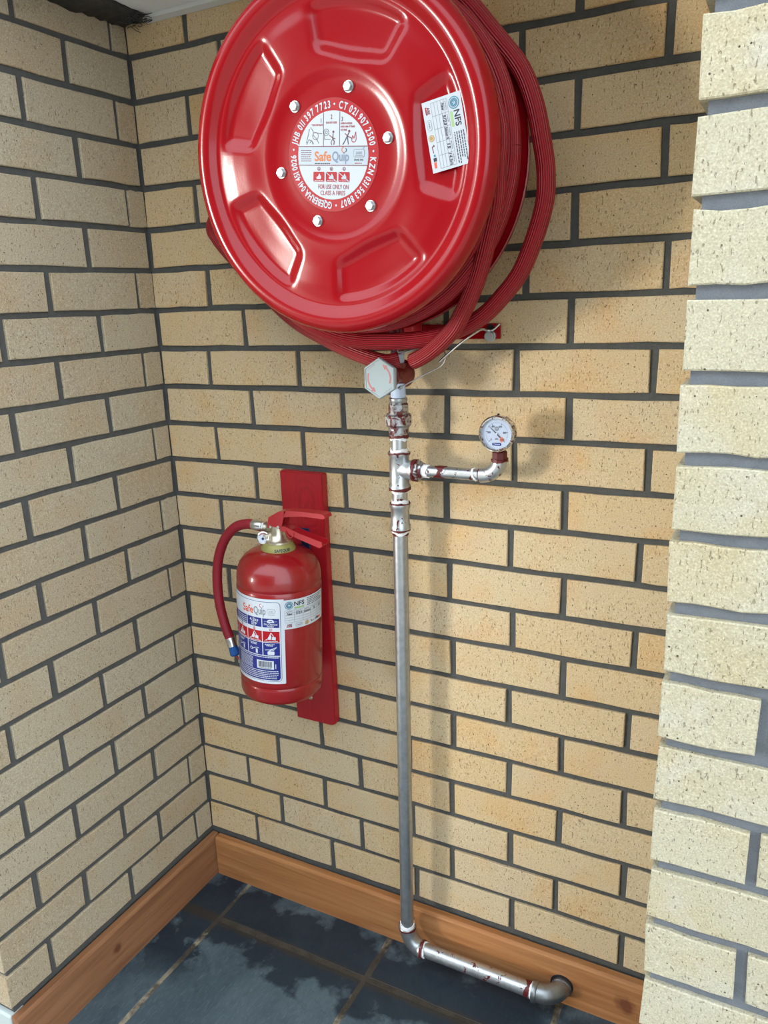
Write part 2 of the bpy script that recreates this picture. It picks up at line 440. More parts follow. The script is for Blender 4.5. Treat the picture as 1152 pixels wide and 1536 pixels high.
# ------------------------------------------------------------------ flat print: one mesh, several inks, mapped to a plane or a cylinder
_txt_cache = {}
def text_polys(s, bold):
    key = (s, bold)
    if key in _txt_cache: return _txt_cache[key]
    cu = bpy.data.curves.new('lettering', 'FONT'); cu.body = s; cu.size = 1.0; cu.resolution_u = 3
    cu.offset = bold
    ob = bpy.data.objects.new('lettering_tmp', cu); COL.objects.link(ob)
    dg = bpy.context.evaluated_depsgraph_get()
    me = bpy.data.meshes.new_from_object(ob.evaluated_get(dg))
    vsx = [tuple(v.co[:2]) for v in me.vertices]; fs = [tuple(p.vertices) for p in me.polygons]
    bpy.data.meshes.remove(me); bpy.data.objects.remove(ob); bpy.data.curves.remove(cu)
    _txt_cache[key] = (vsx, fs)
    return _txt_cache[key]
class Print:
    def __init__(self, mapf, cell=None):
        self.bm = bmesh.new(); self.mats = []; self.map = mapf; self.cell = cell; self.lay = 0.00022
    def mi(self, m):
        if m not in self.mats: self.mats.append(m)
        return self.mats.index(m)
    def poly(self, pts, m, lay):
        f = self.bm.faces.new([self.bm.verts.new(self.map(x, y, lay*self.lay)) for x, y in pts]); f.material_index = self.mi(m)
    def rect(self, x0, y0, x1, y1, m, lay, rot=None):
        n = 1 if not self.cell else max(1, int(math.ceil(abs(x1-x0)/self.cell)))
        for i in range(n):
            a = x0 + (x1-x0)*i/n; b = x0 + (x1-x0)*(i+1)/n
            self.poly([(a, y0), (b, y0), (b, y1), (a, y1)], m, lay)
    def rrect(self, x0, y0, x1, y1, r, m, lay, corners=(1, 1, 1, 1)):
        """rounded rectangle, built in columns so that it can wrap"""
        xs = set([x0, x1]); k = 6
        for i in range(k+1): xs.add(x0 + r*i/k); xs.add(x1 - r*i/k)
        if self.cell:
            n = max(1, int(math.ceil((x1-x0)/self.cell)))
            for i in range(n+1): xs.add(x0 + (x1-x0)*i/n)
        xs = sorted(xs)
        def ext(x):
            lo, hi = y0, y1
            if x < x0+r:
                dd = r - math.sqrt(max(0, r*r - (x0+r-x)**2))
                if corners[0]: lo += dd
                if corners[3]: hi -= dd
            if x > x1-r:
                dd = r - math.sqrt(max(0, r*r - (x-x1+r)**2))
                if corners[1]: lo += dd
                if corners[2]: hi -= dd
            return lo, hi
        for a, b in zip(xs, xs[1:]):
            if b-a < 1e-7: continue
            la, ha = ext(a); lb, hb = ext(b)
            self.poly([(a, la), (b, lb), (b, hb), (a, ha)], m, lay)
    def disc(self, cx, cy, r, m, lay, n=32, ry=None):
        ry = ry or r
        self.poly([(cx + r*math.cos(2*PI*i/n), cy + ry*math.sin(2*PI*i/n)) for i in range(n)], m, lay)
    def ring(self, cx, cy, r, t, m, lay, n=40, a0=0.0, a1=2*PI, ry=None):
        k = ry/r if ry else 1.0
        for i in range(n):
            a = a0 + (a1-a0)*i/n; b = a0 + (a1-a0)*(i+1)/n
            self.poly([(cx+(r-t)*math.cos(a), cy+(r-t)*k*math.sin(a)), (cx+r*math.cos(a), cy+r*k*math.sin(a)),
                       (cx+r*math.cos(b), cy+r*k*math.sin(b)), (cx+(r-t)*math.cos(b), cy+(r-t)*k*math.sin(b))], m, lay)
    def line(self, pts, t, m, lay):
        for (ax, ay), (bx, by) in zip(pts, pts[1:]):
            dx, dy = bx-ax, by-ay; l = math.hypot(dx, dy) or 1; nx, ny = -dy/l*t/2, dx/l*t/2
            self.poly([(ax-nx, ay-ny), (bx-nx, by-ny), (bx+nx, by+ny), (ax+nx, ay+ny)], m, lay)
    def text(self, s, x, y, size, m, lay, sx=1.0, align='c', bold=0.0, rot=0.0, shear=0.0, fit=None):
        vsx, fs = text_polys(s, bold)
        if not vsx: return
        lo = min(v[0] for v in vsx); hi = max(v[0] for v in vsx)
        if fit: sx = fit/((hi-lo)*size)
        off = {'c': (lo+hi)/2, 'l': lo, 'r': hi}[align]
        ca, sa = math.cos(rot), math.sin(rot); vv = []
        for a, b in vsx:
            px, py = (a-off)*size*sx + b*size*shear, b*size
            vv.append(self.bm.verts.new(self.map(x + px*ca - py*sa, y + px*sa + py*ca, lay*self.lay)))
        k = self.mi(m)
        for f in fs:
            try: self.bm.faces.new([vv[i] for i in f]).material_index = k
            except ValueError: pass
    def dashes(self, x0, x1, y, h, m, lay, wmin=0.0015, wmax=0.0045, gap=0.0007):
        """lines of print too small to read"""
        x = x0
        while x < x1 - wmin:
            ww = min(random.uniform(wmin, wmax), x1-x)
            self.rect(x, y, x+ww, y+h, m, lay); x += ww + gap
    def build(self, name, parent, origin=None):
        bm = self.bm
        me = bpy.data.meshes.new(name)
        o_ = origin if origin is not None else parent.get('_o')
        if o_ is not None: bmesh.ops.translate(bm, verts=bm.verts[:], vec=-Vector(o_))
        bm.to_mesh(me); bm.free()
        for m in self.mats: me.materials.append(MATS[m])
        o = bpy.data.objects.new(name, me); COL.objects.link(o); o.parent = parent
        return o

# ================================================================== STRUCTURE
CO = 0.085                       # height of one course
def bed(k): return 0.124 + CO*(23-k)
CEIL = 2.058
# ---- backings (recessed mortar)
bm = bmesh.new(); add_box(bm, (-0.216, 0.005, 0), (1.76, 0.12, CEIL))
wall_back = struct(link('wall_back', bm, 'mortar'), 'cream face brick wall behind the hose reel and water pipe', 'wall')
bm = bmesh.new(); add_box(bm, (-0.216, -0.622, 0), (-0.005, 0.007, CEIL))
wall_left = struct(link('wall_left', bm, 'mortar'), 'shaded brick side wall meeting the hose reel wall in the corner', 'wall')
bm = bmesh.new(); add_box(bm, (1.1965, -0.504, 0), (1.76, 0.007, CEIL))
wall_right = struct(link('wall_right', bm, 'mortar_lit'), 'brightly lit brick pier standing in front of the hose reel wall', 'wall')

def lay_bricks(wall, mat, spans, to3, depth=0.05, jit=0.0012):
    for (u0, u1, v0, v1, dp) in spans:
        bm = bmesh.new()
        add_slab(bm, u0, u1, v0, v1, to3, dp or depth, jit=jit, proud=random.uniform(-0.0012, 0.0012), tilt=0.0012)
        link('brick', bm, mat, wall)
JT = 0.006                       # half joint
# measured perpends (metres) where the photograph shows them
BP = {0: [.155, .389, .623, .857, 1.09], 1: [.236, .47, .705, .942], 2: [.143, .377, .612, .849, 1.08], 4: [.141, .375, .61, .845, 1.082],
      6: [.154, .39, .625, .86, 1.094], 7: [.242, .474, .708, .941], 8: [.137, .374, .61, .844, 1.083], 9: [.246, .476, .707, .942],
      10: [.138, .373, .608, .842, 1.082], 11: [.24, .472, .703, .939], 12: [.132, .367, .602, .836, 1.076], 13: [.243, .478, .707, .941],
      14: [.136, .371, .606, .84, 1.076], 15: [.244, .479, .712, .944], 16: [.134, .368, .6, .834, 1.071], 17: [.242, .476, .711, .945],
      18: [.136, .371, .604, .836, 1.071], 19: [.241, .474, .706, .944], 20: [.14, .371, .606, .84, 1.078], 21: [.237, .47, .704, .94],
      22: [.152, .383, .613, .845, 1.081]}
LP = {0: [.044, .277, .51], 1: [.169, .403], 2: [.053, .282, .517], 3: [.169, .403], 4: [.05, .282, .517], 5: [.174, .408], 6: [.049, .284, .52], 7: [.168, .402],
      8: [.055, .288, .522], 9: [.172, .407], 10: [.051, .289, .524], 11: [.18, .409], 12: [.054, .284, .52], 13: [.176, .408], 14: [.054, .281, .516],
      15: [.175, .411], 16: [.059, .291, .528], 17: [.178, .414], 18: [.058, .286, .527], 19: [.174, .411], 20: [.06, .288, .528], 21: [.18, .414], 22: [.059, .29, .523]}
XB = 1.189
sb, sl = [], []
for k in range(0, 23):
    z0 = bed(k+1) + JT; z1 = min(bed(k) - JT, CEIL)
    ps = BP.get(k, [.242, .476, .708, .943] if k % 2 else [.14, .374, .608, .843, 1.08])
    es = [0.0005 if k % 2 == 0 else 0.007] + ps + [XB + 0.004]
    for i, (a, b) in enumerate(zip(es, es[1:])):
        sb.append((a + (JT+0.0005 if i else 0), b - (JT+0.0005), z0, z1, None))
    ps = LP[k]
    es = [0.0005 if k % 2 == 0 else 0.007] + ps + [0.6285]
    for i, (a, b) in enumerate(zip(es, es[1:])):
        last = i == len(es)-2
        jb = 0.0045 if i == 0 and k % 2 == 0 else JT + 0.0015
        ja = 0.0 if i == 0 else (0.0045 if i == 1 and k % 2 == 0 else JT + 0.0015)
        sl.append((a + ja, b - (0 if last else jb), z0, z1, (0.105 if k % 2 else 0.21) if last else None))
lay_bricks(wall_back, 'brick_cream', sb, lambda u, v, d: (u, -d, v))
lay_bricks(wall_left, 'brick_shaded', sl, lambda u, v, d: (d, -u, v))
se = [(-0.221, -0.117, bed(k+1) + JT, min(bed(k) - JT, CEIL), 0.10) for k in range(1, 23, 2)]
lay_bricks(wall_left, 'brick_shaded', se, lambda u, v, d: (u, -0.6285 - d, v))
# brick ends of the left wall that face outwards are the same quoin bricks (real depth); plinth under them
bm = bmesh.new(); add_box(bm, (-0.221, -0.634, 0.0), (-0.002, -0.60, 0.112), 0.004)
link('plinth', bm, 'plaster', wall_left)
# pier
XP, YP = 1.1885, -0.512
sp, sr = [], []
for k in range(0, 25):
    z0 = max(bed(k+1) + JT + 0.001, 0.0); z1 = min(bed(k) - JT - 0.001, CEIL)
    if z1 - z0 < 0.02: continue
    if k % 2 == 0:
        es = [XP, 1.300, 1.534, 1.76]; q = 0.222
    else:
        es = [XP, 1.417, 1.651, 1.76]; q = 0.106
    for i, (a, b) in enumerate(zip(es, es[1:])):
        sp.append((a + (0.007 if i else 0), b - 0.007, z0, z1, q if i == 0 else 0.05))
    y = q + 0.014
    while y < 0.45:
        e = min(y + 0.22, 0.508)
        sr.append((y, e, z0, z1, 0.05)); y = e + 0.014
lay_bricks(wall_right, 'brick_lit', sp, lambda u, v, d: (u, YP - d, v), jit=0.0018)
lay_bricks(wall_right, 'brick_lit', sr, lambda u, v, d: (XP - d, YP + u, v))

# ---- ceiling, sealant bead, dark felt strip
bm = bmesh.new(); add_box(bm, (-0.222, -0.42, CEIL+0.0005), (1.76, 0.12, CEIL+0.12))
struct(link('ceiling', bm, 'ceiling_paint'), 'pale blue white ceiling panel above the brick corner', 'ceiling')
bm = bmesh.new()
add_prism(bm, [(0, 0), (-0.014, 0), (-0.012, -0.007), (0, -0.012)], (0.06, -0.001, CEIL), (0, 1, 0), (0, 0, 1), (1, 0, 0), 1.128)
struct(link('trim_1', bm, 'sealant'), 'grey sealant bead between ceiling and hose reel wall', 'trim')
bm = bmesh.new()
n = 40
prev = None
for i in range(n+1):
    y = -0.62 + 0.612*i/n
    wdt = 0.075 + random.uniform(-0.006, 0.006); drop = 0.017 + random.uniform(-0.004, 0.004) - 0.006*(i/n)
    ring = [bm.verts.new((0.0015, y, CEIL)), bm.verts.new((wdt, y, CEIL)), bm.verts.new((wdt*0.75, y, CEIL-drop*0.6)), bm.verts.new((0.0015, y, CEIL-drop))]
    if prev:
        for a in range(4):
            b = (a+1) % 4; bm.faces.new((prev[a], prev[b], ring[b], ring[a]))
    else: bm.faces.new(ring)
    prev = ring
bm.faces.new(prev[::-1])
trim = struct(link('trim_2', bm, 'felt', smooth=True), 'frayed dark felt strip along the top of the left brick wall', 'trim')
bm = bmesh.new()
for i in range(130):                       # loose fibres at the frayed end
    a = Vector((random.uniform(0.005, 0.075), random.uniform(-0.05, -0.004), CEIL - random.uniform(0.0, 0.014)))
    d = Vector((random.uniform(0.2, 1.0), random.uniform(-0.25, 0.25), random.uniform(-0.35, 0.12))) * random.uniform(0.01, 0.035)
    q = a + d*0.5 + Vector((0, 0, random.uniform(-0.003, 0.003)))
    e = a + d; e.z = min(e.z, CEIL-0.001); q.z = min(q.z, CEIL-0.001); e.y = min(e.y, -0.002)
    add_tube(bm, [a, q, e], 0.0007, 3)
fib = link('frayed_fibres', bm, 'felt', trim); fib['kind'] = 'stuff'

# ---- floor
bm = bmesh.new(); add_box(bm, (-0.31, -1.45, -0.08), (1.81, 0.12, -0.0012))
floor = struct(link('floor', bm, 'grout'), 'dark slate tiled floor with sandy grout lines', 'floor')
bm = bmesh.new(); add_box(bm, (-9, -12, -0.2), (10, 3, -0.006))
struct(link('ground', bm, 'paving'), 'pale paving outside the brick recess', 'ground')
bm = bmesh.new(); add_box(bm, (-4.7, -6.7, -0.01), (3.2, -6.5, 4.3))  # unseen screen added to darken reel reflections, ending short of the sun's path
struct(link('reflection_blocker', bm, 'blocker_dark'), 'unseen dark screen added to darken reflections on the reel disc', 'wall')
gx = [0.125, 0.548, 0.964, 1.386, 1.81]; gy = [-0.150, -0.572, -0.995, -1.418, -1.84]
tiles = []
def tile(x0, x1, y0, y1):
    if x1-x0 > 0.02 and y1-y0 > 0.02: tiles.append((x0, x1, y0, y1))
G = 0.0065
ys = [0.0] + gy
for j, (ya, yb) in enumerate(zip(ys, ys[1:])):
    top = ya - (G if j else 0.0)
    xs = ([0.0] if ya > -0.62 else [-0.298]) + gx
    for i, (a, b) in enumerate(zip(xs, xs[1:])):
        x1 = b - G
        if ya > -0.5: x1 = min(x1, 1.19)
        if i == 0 and a == 0.0: continue
        tile(a + G, x1, yb + G, top)
tile(0.0, 0.125 - 0.0045, -0.572 + G, 0.0)
tile(0.0, 0.125 - 0.0045, -0.995 + G, -0.572 - G)
tile(-0.298 + G, 0 - G, -0.995 + G, -0.645)
for (x0, x1, y0, y1) in tiles:
    bm = bmesh.new()
    add_slab(bm, x0, x1, y0, y1, lambda u, v, d: (u, v, d), 0.02, jit=0.0022, bev=0.0015, proud=random.uniform(-0.0006, 0.0004), nl=5, ns=4)
    link('tile', bm, 'slate', floor)

# ---- skirting boards
def skirt(name, poly, origin, ex, length_axis, length, mat, lab):
    bm = bmesh.new()
    add_prism(bm, poly, origin, ex, (0, 0, 1), length_axis, length)
    return struct(link(name, bm, mat), lab, 'skirting')
prof = [(0, 0.0), (0.0205, 0.0), (0.0205, 0.108), (0.0185, 0.112), (0.014, 0.114), (0, 0.114)]
base_back = skirt('baseboard_back', prof, (0.0238, -0.0005, 0), (0, -1, 0), (1, 0, 0), XP - 0.0253, 'pine_back', 'varnished pine skirting board below the water pipe wall')
skirt('baseboard_left', prof, (0.0005, -0.0005, 0), (1, 0, 0), (0, -1, 0), 0.632, 'pine_left', 'varnished pine skirting board along the shaded side wall')
bm = bmesh.new(); add_lathe(bm, [(0.0, 0.0), (0.0248, 0.0), (0.0248, 0.0012), (0.0, 0.0012)], (0.9650, -0.0209, 0.0490), (0, -1, 0), 32)
link('pipe_hole', bm, 'dark_hole', base_back)

# ================================================================== WATER PIPE
root = thing('water_pipe', 'galvanised steel water pipe running down the brick wall and along the skirting', 'pipe', (0.6157, -0.06, 0.0))
def px_at(z): return 0.6145 + 0.0155*(z-0.05)      # the riser leans a little
YQ = -0.06
def vpt(z): return (px_at(z), YQ, z)
def vlathe(prof, n=32): 
    bm = bmesh.new()
    z0 = prof[0][1]
    add_lathe(bm, [(r, z-z0) for r, z in prof], vpt(z0), (0.0155, 0, 1), n)
    return bm
PR = 0.0150
link('riser_pipe', vlathe([(PR, 0.098), (PR, 1.046)]), 'galvanised', root, True, angle=40)
link('riser_pipe', vlathe([(PR, 1.104), (PR, 1.132)]), 'galvanised_spotted', root, True, angle=40)
link('riser_pipe', vlathe([(PR+0.0005, 1.206), (PR+0.0005, 1.232)]), 'galvanised_spotted', root, True, angle=40)
link('coupling', vlathe([(0.0155, 1.052), (0.0205, 1.053), (0.0205, 1.060), (0.0185, 1.063), (0.0183, 1.094), (0.0205, 1.097), (0.0205, 1.104), (0.0155, 1.105)]), 'galvanised_spotted', root, True, angle=40)
bm = vlathe([(0.0155, 1.133), (0.0212, 1.134), (0.0212, 1.141), (0.0192, 1.144), (0.0192, 1.198), (0.0212, 1.201), (0.0212, 1.2055), (0.0155, 1.206)])
TZ = 1.1725
add_lathe(bm, [(0.0185, 0.0), (0.0188, 0.010), (0.0182, 0.024), (0.0205, 0.027), (0.0205, 0.033), (0.013, 0.034)], vpt(TZ), (1, 0, 0.0), 32)
link('tee_fitting', bm, 'galvanised_spotted', root, True, angle=40)
# union: lower body, hex nut, upper body, collar
link('union', vlathe([(0.0155, 1.236), (0.0185, 1.238), (0.0200, 1.254), (0.0200, 1.262)]), 'galvanised_painted', root, True, angle=40)
bm = bmesh.new(); add_lathe(bm, [(0.0225, 0.0), (0.0262, 0.004), (0.0262, 0.021), (0.0235, 0.024)], vpt(1.256), (0.0155, 0, 1), 8)
link('union_nut', bm, 'galvanised_painted', root)
bm = bmesh.new(); add_lathe(bm, [(0.0185, 0.0), (0.0198, 0.001), (0.0198, 0.019), (0.0185, 0.020)], vpt(1.279), (0.0155, 0, 1), 8)
link('union_collar', bm, 'galvanised_painted', root)
link('threaded_collar', vlathe([(0.0165, 1.298), (0.0178, 1.299), (0.0162, 1.302), (0.0178, 1.305), (0.0175, 1.309), (0.015, 1.311)]), 'galvanised_painted', root, True, angle=40)
o = link('nipple', vlathe([(0.0135, 1.309), (0.0142, 1.312), (0.0142, 1.337), (0.0125, 1.338)]), 'sky_tinted_fitting', root, True, angle=40)
o['label'] = 'pale blue white nipple under the valve'
# ragged tape and red paint rings
def ragged(z, r, h, mat, nm, lab=None, center=None, axis=None, amp=0.0018):
    c = vpt(z) if center is None else center; ax = (0.0155, 0, 1) if axis is None else axis
    x, y, zz = frame_from(ax); bm = bmesh.new(); n = 28; c = Vector(c)
    lo, hi, lo2, hi2 = [], [], [], []
    ph = random.uniform(0, 6)
    for i in range(n):
        a = 2*PI*i/n; d = x*math.cos(a) + y*math.sin(a)
        e0 = -h/2 + amp*(math.sin(3*a+ph) + random.uniform(-0.6, 0.6)); e1 = h/2 + amp*(math.sin(2*a+ph*2) + random.uniform(-0.6, 0.6))
        rr = r + random.uniform(-0.0003, 0.0004)
        lo.append(bm.verts.new(c + d*rr + zz*e0)); hi.append(bm.verts.new(c + d*rr + zz*max(e1, e0+0.001)))
        lo2.append(bm.verts.new(c + d*(r-0.0025) + zz*e0)); hi2.append(bm.verts.new(c + d*(r-0.0025) + zz*max(e1, e0+0.001)))
    for i in range(n):
        j = (i+1) % n
        for A, B in ((lo, hi), (lo2, lo), (hi, hi2), (hi2, lo2)): bm.faces.new((A[i], A[j], B[j], B[i]))
    o = link(nm, bm, mat, root)
    if lab: o['label'] = lab
    return o
for z, r, h in ((1.0475, 0.0168, 0.008), (1.1085, 0.0166, 0.006), (1.1295, 0.0166, 0.006), (1.2095, 0.0172, 0.006), (1.2335, 0.0170, 0.006)):
    ragged(z, r, h, 'ptfe_tape', 'thread_tape')
for z, r, h in ((1.0515, 0.0200, 0.004), (1.1045, 0.0203, 0.003), (1.1345, 0.0216, 0.006), (1.2050, 0.0216, 0.003), (1.2375, 0.0190, 0.005), (1.0440, 0.0160, 0.006)):
    ragged(z, r, h, 'primer_red', 'paint_ring', amp=0.0012)
# elbow at the bottom, horizontal run, elbow into the skirting
HZ = 0.0465
def bend(c0, d0, c1, r, n=9):
    """quarter bend from c0 (leaving along d0) to c1"""
    c0, c1, d0 = Vector(c0), Vector(c1), Vector(d0).normalized()
    k = (c1-c0).dot(d0); corner = c0 + d0*k
    out = []
    for i in range(n+1):
        t = i/n * PI/2
        out.append(corner + (c0-corner)*(1-math.sin(t)) + (c1-corner)*(1-math.cos(t)))
    return out
bm = bmesh.new()
pts = bend(vpt(0.096), (0, 0, -1), (0.652, YQ, HZ), 0.018)
add_tube(bm, pts, 0.0185, 20)
add_lathe(bm, [(0.0165, 0.0), (0.0198, 0.001), (0.0198, 0.007), (0.0185, 0.009)], vpt(0.0885), (0.0155, 0, 1), 28)
add_lathe(bm, [(0.0185, 0.0), (0.0198, 0.002), (0.0198, 0.008), (0.0165, 0.009)], (0.645, YQ, HZ), (1, 0, 0), 28)
link('bottom_elbow', bm, 'galvanised', root, True, angle=50)
bm = bmesh.new(); add_lathe(bm, [(PR+0.0006, 0.0), (PR+0.0006, 0.262)], (0.650, YQ, HZ), (1, 0, -0.003), 32)
link('skirting_pipe', bm, 'galvanised_spotted', root, True, angle=40)
ragged(0.1005, 0.0164, 0.009, 'ptfe_tape', 'thread_tape')
ragged(0.0940, 0.0200, 0.004, 'primer_red', 'paint_ring', amp=0.001)
ragged(0, 0.0200, 0.006, 'primer_red', 'paint_ring', center=(0.6535, YQ, HZ), axis=(1, 0, 0), amp=0.0012)
ragged(0, 0.0172, 0.005, 'ptfe_tape', 'thread_tape', center=(0.6580, YQ, HZ), axis=(1, 0, 0))
ragged(0, 0.0168, 0.010, 'primer_red', 'paint_ring', center=(0.9035, YQ, HZ), axis=(1, 0, 0), amp=0.003)
ragged(0, 0.0170, 0.003, 'ptfe_tape', 'thread_tape', center=(0.9100, YQ, HZ), axis=(1, 0, 0), amp=0.001)
bm = bmesh.new()
add_tube(bm, bend((0.922, YQ, HZ), (1, 0, 0), (0.9655, -0.0215, HZ), 0.02), 0.0203, 20)
add_lathe(bm, [(0.0165, 0.0), (0.0222, 0.001), (0.0222, 0.010), (0.0203, 0.012)], (0.912, YQ, HZ), (1, 0, 0), 28)
add_lathe(bm, [(0.0203, 0.0), (0.0222, 0.001), (0.0222, 0.007), (0.019, 0.008)], (0.9655, -0.0295, HZ), (0, 1, 0), 28)
o = link('skirting_elbow', bm, 'elbow_dark', root, True, angle=50); o['label'] = 'dull brownish elbow entering the skirting'
# gauge arm
AX = px_at(TZ)
bm = bmesh.new()
add_lathe(bm, [(0.0165, 0.0), (0.0205, 0.002), (0.0205, 0.009), (0.0165, 0.011), (0.0165, 0.016)], (AX+0.034, YQ, TZ), (1, 0, 0), 8)
link('reducing_bush', bm, 'galvanised_painted', root)
bm = bmesh.new(); add_lathe(bm, [(0.0112, 0.0), (0.0112, 0.122)], (AX+0.046, YQ, TZ), (1, 0, 0), 28)
link('gauge_arm_pipe', bm, 'galvanised_spotted', root, True, angle=40)
ragged(0, 0.0215, 0.006, 'primer_red', 'paint_ring', center=(AX+0.0345, YQ, TZ), axis=(1, 0, 0), amp=0.0014)
ragged(0, 0.0128, 0.012, 'ptfe_tape', 'thread_tape', center=(AX+0.056, YQ, TZ), axis=(1, 0, 0), amp=0.002)
ragged(0, 0.0124, 0.004, 'ptfe_tape', 'thread_tape', center=(AX+0.155, YQ, TZ), axis=(1, 0, 0.35), amp=0.0008)
ragged(0, 0.0136, 0.005, 'primer_red', 'paint_ring', center=(AX+0.1665, YQ, TZ), axis=(1, 0, 0), amp=0.001)
ragged(0, 0.0120, 0.014, 'primer_red', 'paint_ring', center=(AX+0.088, YQ, TZ), axis=(1, 0, 0), amp=0.004)
GX = 0.8345
bm = bmesh.new()
add_tube(bm, bend((AX+0.166, YQ, TZ), (1, 0, 0), (GX, YQ, TZ+0.030), 0.0), 0.0142, 20)
link('gauge_elbow', bm, 'galvanised_spotted', root, True, angle=50)
ragged(0, 0.0158, 0.005, 'primer_red', 'paint_ring', center=(GX, YQ, TZ+0.030), axis=(0, 0, 1), amp=0.001)
bm = bmesh.new(); add_lathe(bm, [(0.0138, 0), (0.0142, 0.001), (0.0142, 0.014), (0.0125, 0.016)], (GX, YQ, TZ+0.031), (0, 0, 1), 8)
link('gauge_bush', bm, 'primer_red', root)

# ================================================================== PRESSURE GAUGE
root = thing('pressure_gauge', 'round white pressure dial in a rusty chrome case above the side pipe', 'gauge', (GX, YQ, TZ+0.047))
bm = bmesh.new(); add_lathe(bm, [(0.0085, 0), (0.0095, 0.001), (0.0095, 0.013), (0.007, 0.014)], (GX, YQ, TZ+0.0465), (0, 0, 1), 4)
link('stem', bm, 'primer_red', root)
GC = Vector((0.8375, -0.086, 1.2545)); GN = Vector((0.07, -1, 0.02)).normalized()
gu = Vector((0, 0, 1)).cross(-GN).normalized() * 1.0
gu = Vector((1, 0, 0)) - GN*GN.x; gu.normalize(); gv = GN.cross(gu); 
if gv.z < 0: gv = -gv
bm = bmesh.new()
add_lathe(bm, [(0.0, -0.030), (0.027, -0.030), (0.0295, -0.028), (0.0300, -0.006), (0.0322, -0.005), (0.0322, 0.000), (0.0300, 0.0025), (0.0275, 0.0022), (0.0270, -0.0025)], GC, GN, 48, cap=False)
link('case', bm, 'rusty_chrome', root, True, angle=40)
gp = Print(lambda x, y, d: GC + gu*x + gv*y + GN*(d - 0.0022))
gp.disc(0, 0, 0.0272, 'dial_white', 0, 48)
for i in range(0, 51):
    a = math.radians(225 - 270*i/50); l = 0.0036 if i % 10 == 0 else (0.0026 if i % 5 == 0 else 0.0015)
    gp.line([(0.0205*math.cos(a), 0.0205*math.sin(a)), ((0.0205-l)*math.cos(a), (0.0205-l)*math.sin(a))], 0.0007 if i % 10 == 0 else 0.0003, 'ink', 1)
for i, s in enumerate(('0', '200', '400', '600', '800', '1000')):
    a = math.radians(225 - 54*i); r_ = 0.0143
    gp.text(s, r_*math.cos(a), r_*math.sin(a)-0.0017, 0.0050, 'ink', 1, sx=0.8, bold=0.02)
gp.text('kPa', 0.0, -0.0105, 0.0042, 'ink', 1, bold=0.02)
gp.disc(0, 0.0090, 0.0040, 'label_grey', 1, 24); gp.text('WS', 0, 0.0077, 0.0036, 'dial_white', 2)
gp.rrect(-0.0085, -0.0212, 0.0085, -0.0160, 0.0024, 'label_navy', 1); gp.ring(-0.0050, -0.0186, 0.0021, 0.0005, 'dial_white', 2, 16)
gp.dashes(-0.0022, 0.0072, -0.0196, 0.0018, 'dial_white', 2, 0.001, 0.0022, 0.0005)
gp.poly([(0.0065, -0.0045), (0.0120, -0.0070), (0.0135, -0.0120), (0.0085, -0.0150), (0.0050, -0.0120)], 'rust_orange', 1)
gp.build('dial', root)
bm = bmesh.new()
a = math.radians(136); dx, dy = math.cos(a), math.sin(a)
def g3(x, y, d): return GC + gu*x + gv*y + GN*(d-0.0012)
pv = [(-0.009*dx - 0.0009*dy, -0.009*dy + 0.0009*dx), (-0.009*dx + 0.0009*dy, -0.009*dy - 0.0009*dx), (0.0205*dx + 0.0002*dy, 0.0205*dy - 0.0002*dx), (0.0205*dx - 0.0002*dy, 0.0205*dy + 0.0002*dx)]
A = [bm.verts.new(g3(x, y, 0)) for x, y in pv]; B = [bm.verts.new(g3(x, y, 0.0005)) for x, y in pv]
bm.faces.new(A); bm.faces.new(B[::-1])
for i in range(4): bm.faces.new((A[i], A[(i+1) % 4], B[(i+1) % 4], B[i]))
needle = link('needle', bm, 'ink', root)
bm = bmesh.new(); add_lathe(bm, [(0.0019, 0), (0.0019, 0.0012), (0.0, 0.0014)], GC - GN*0.0012, GN, 16)
link('needle_cap', bm, 'label_white', needle)
bm = bmesh.new(); add_lathe(bm, [(0.0022, 0), (0.0022, 0.004), (0.0012, 0.005)], GC + gv*0.0295 - GN*0.012, gv, 10)
link('fill_plug', bm, 'black_rubber', root)

# ================================================================== FIRE HOSE REEL
RC = Vector((0.631, -0.25, 1.703)); RX = 0.05
rn = Vector((0, -math.cos(RX), -math.sin(RX)))          # towards the viewer, drooping a little
ru = Vector((1, 0, 0)); rv = Vector((0, -math.sin(RX), math.cos(RX)))
def reel(x, y, d): return RC + ru*x + rv*y + rn*d
root = thing('fire_hose_reel', 'large glossy red fire hose reel with pressed disc mounted on the brick wall', 'hose reel', (0.631, 0.0, 1.412))
def sstep(a, b, x):
    t = max(0.0, min(1.0, (x-a)/(b-a))); return t*t*(3-2*t)
PC = [math.radians(a) for a in (2, 74, 146, 218, 290)]
def disc_h(r, th):
    pts = [(0, -0.004), (0.108, -0.004), (0.124, 0.0), (0.214, 0.0), (0.222, 0.0), (0.238, 0.011), (0.246, 0.0125), (0.2535, 0.0115), (0.2605, 0.006), (0.2655, -0.003), (0.2660, -0.009)]
    h = pts[-1][1]
    for (a, ha), (b, hb) in zip(pts, pts[1:]):
        if r <= b:
            t = (r-a)/(b-a); h = ha + (hb-ha)*t; break
    for c in PC:
        d = (th - c + PI) % (2*PI) - PI
        ad = abs(d)*r                                  # arc distance from the pocket's middle
        halfw = math.radians(23)*r
        rin = 0.150 - 0.010*math.cos(d*5)              # inner edge bows
        fr = sstep(rin-0.010, rin+0.012, r) * (1 - sstep(0.200, 0.218, r))
        fa = 1 - sstep(halfw-0.012, halfw+0.008, ad)
        h -= 0.0075*fr*fa
    # a shallow swelling of the ribs between the pockets
    h += 0.0015*math.cos(5*(th-PC[0])+PI) * sstep(0.13, 0.17, r)*(1-sstep(0.19, 0.215, r))
    return h
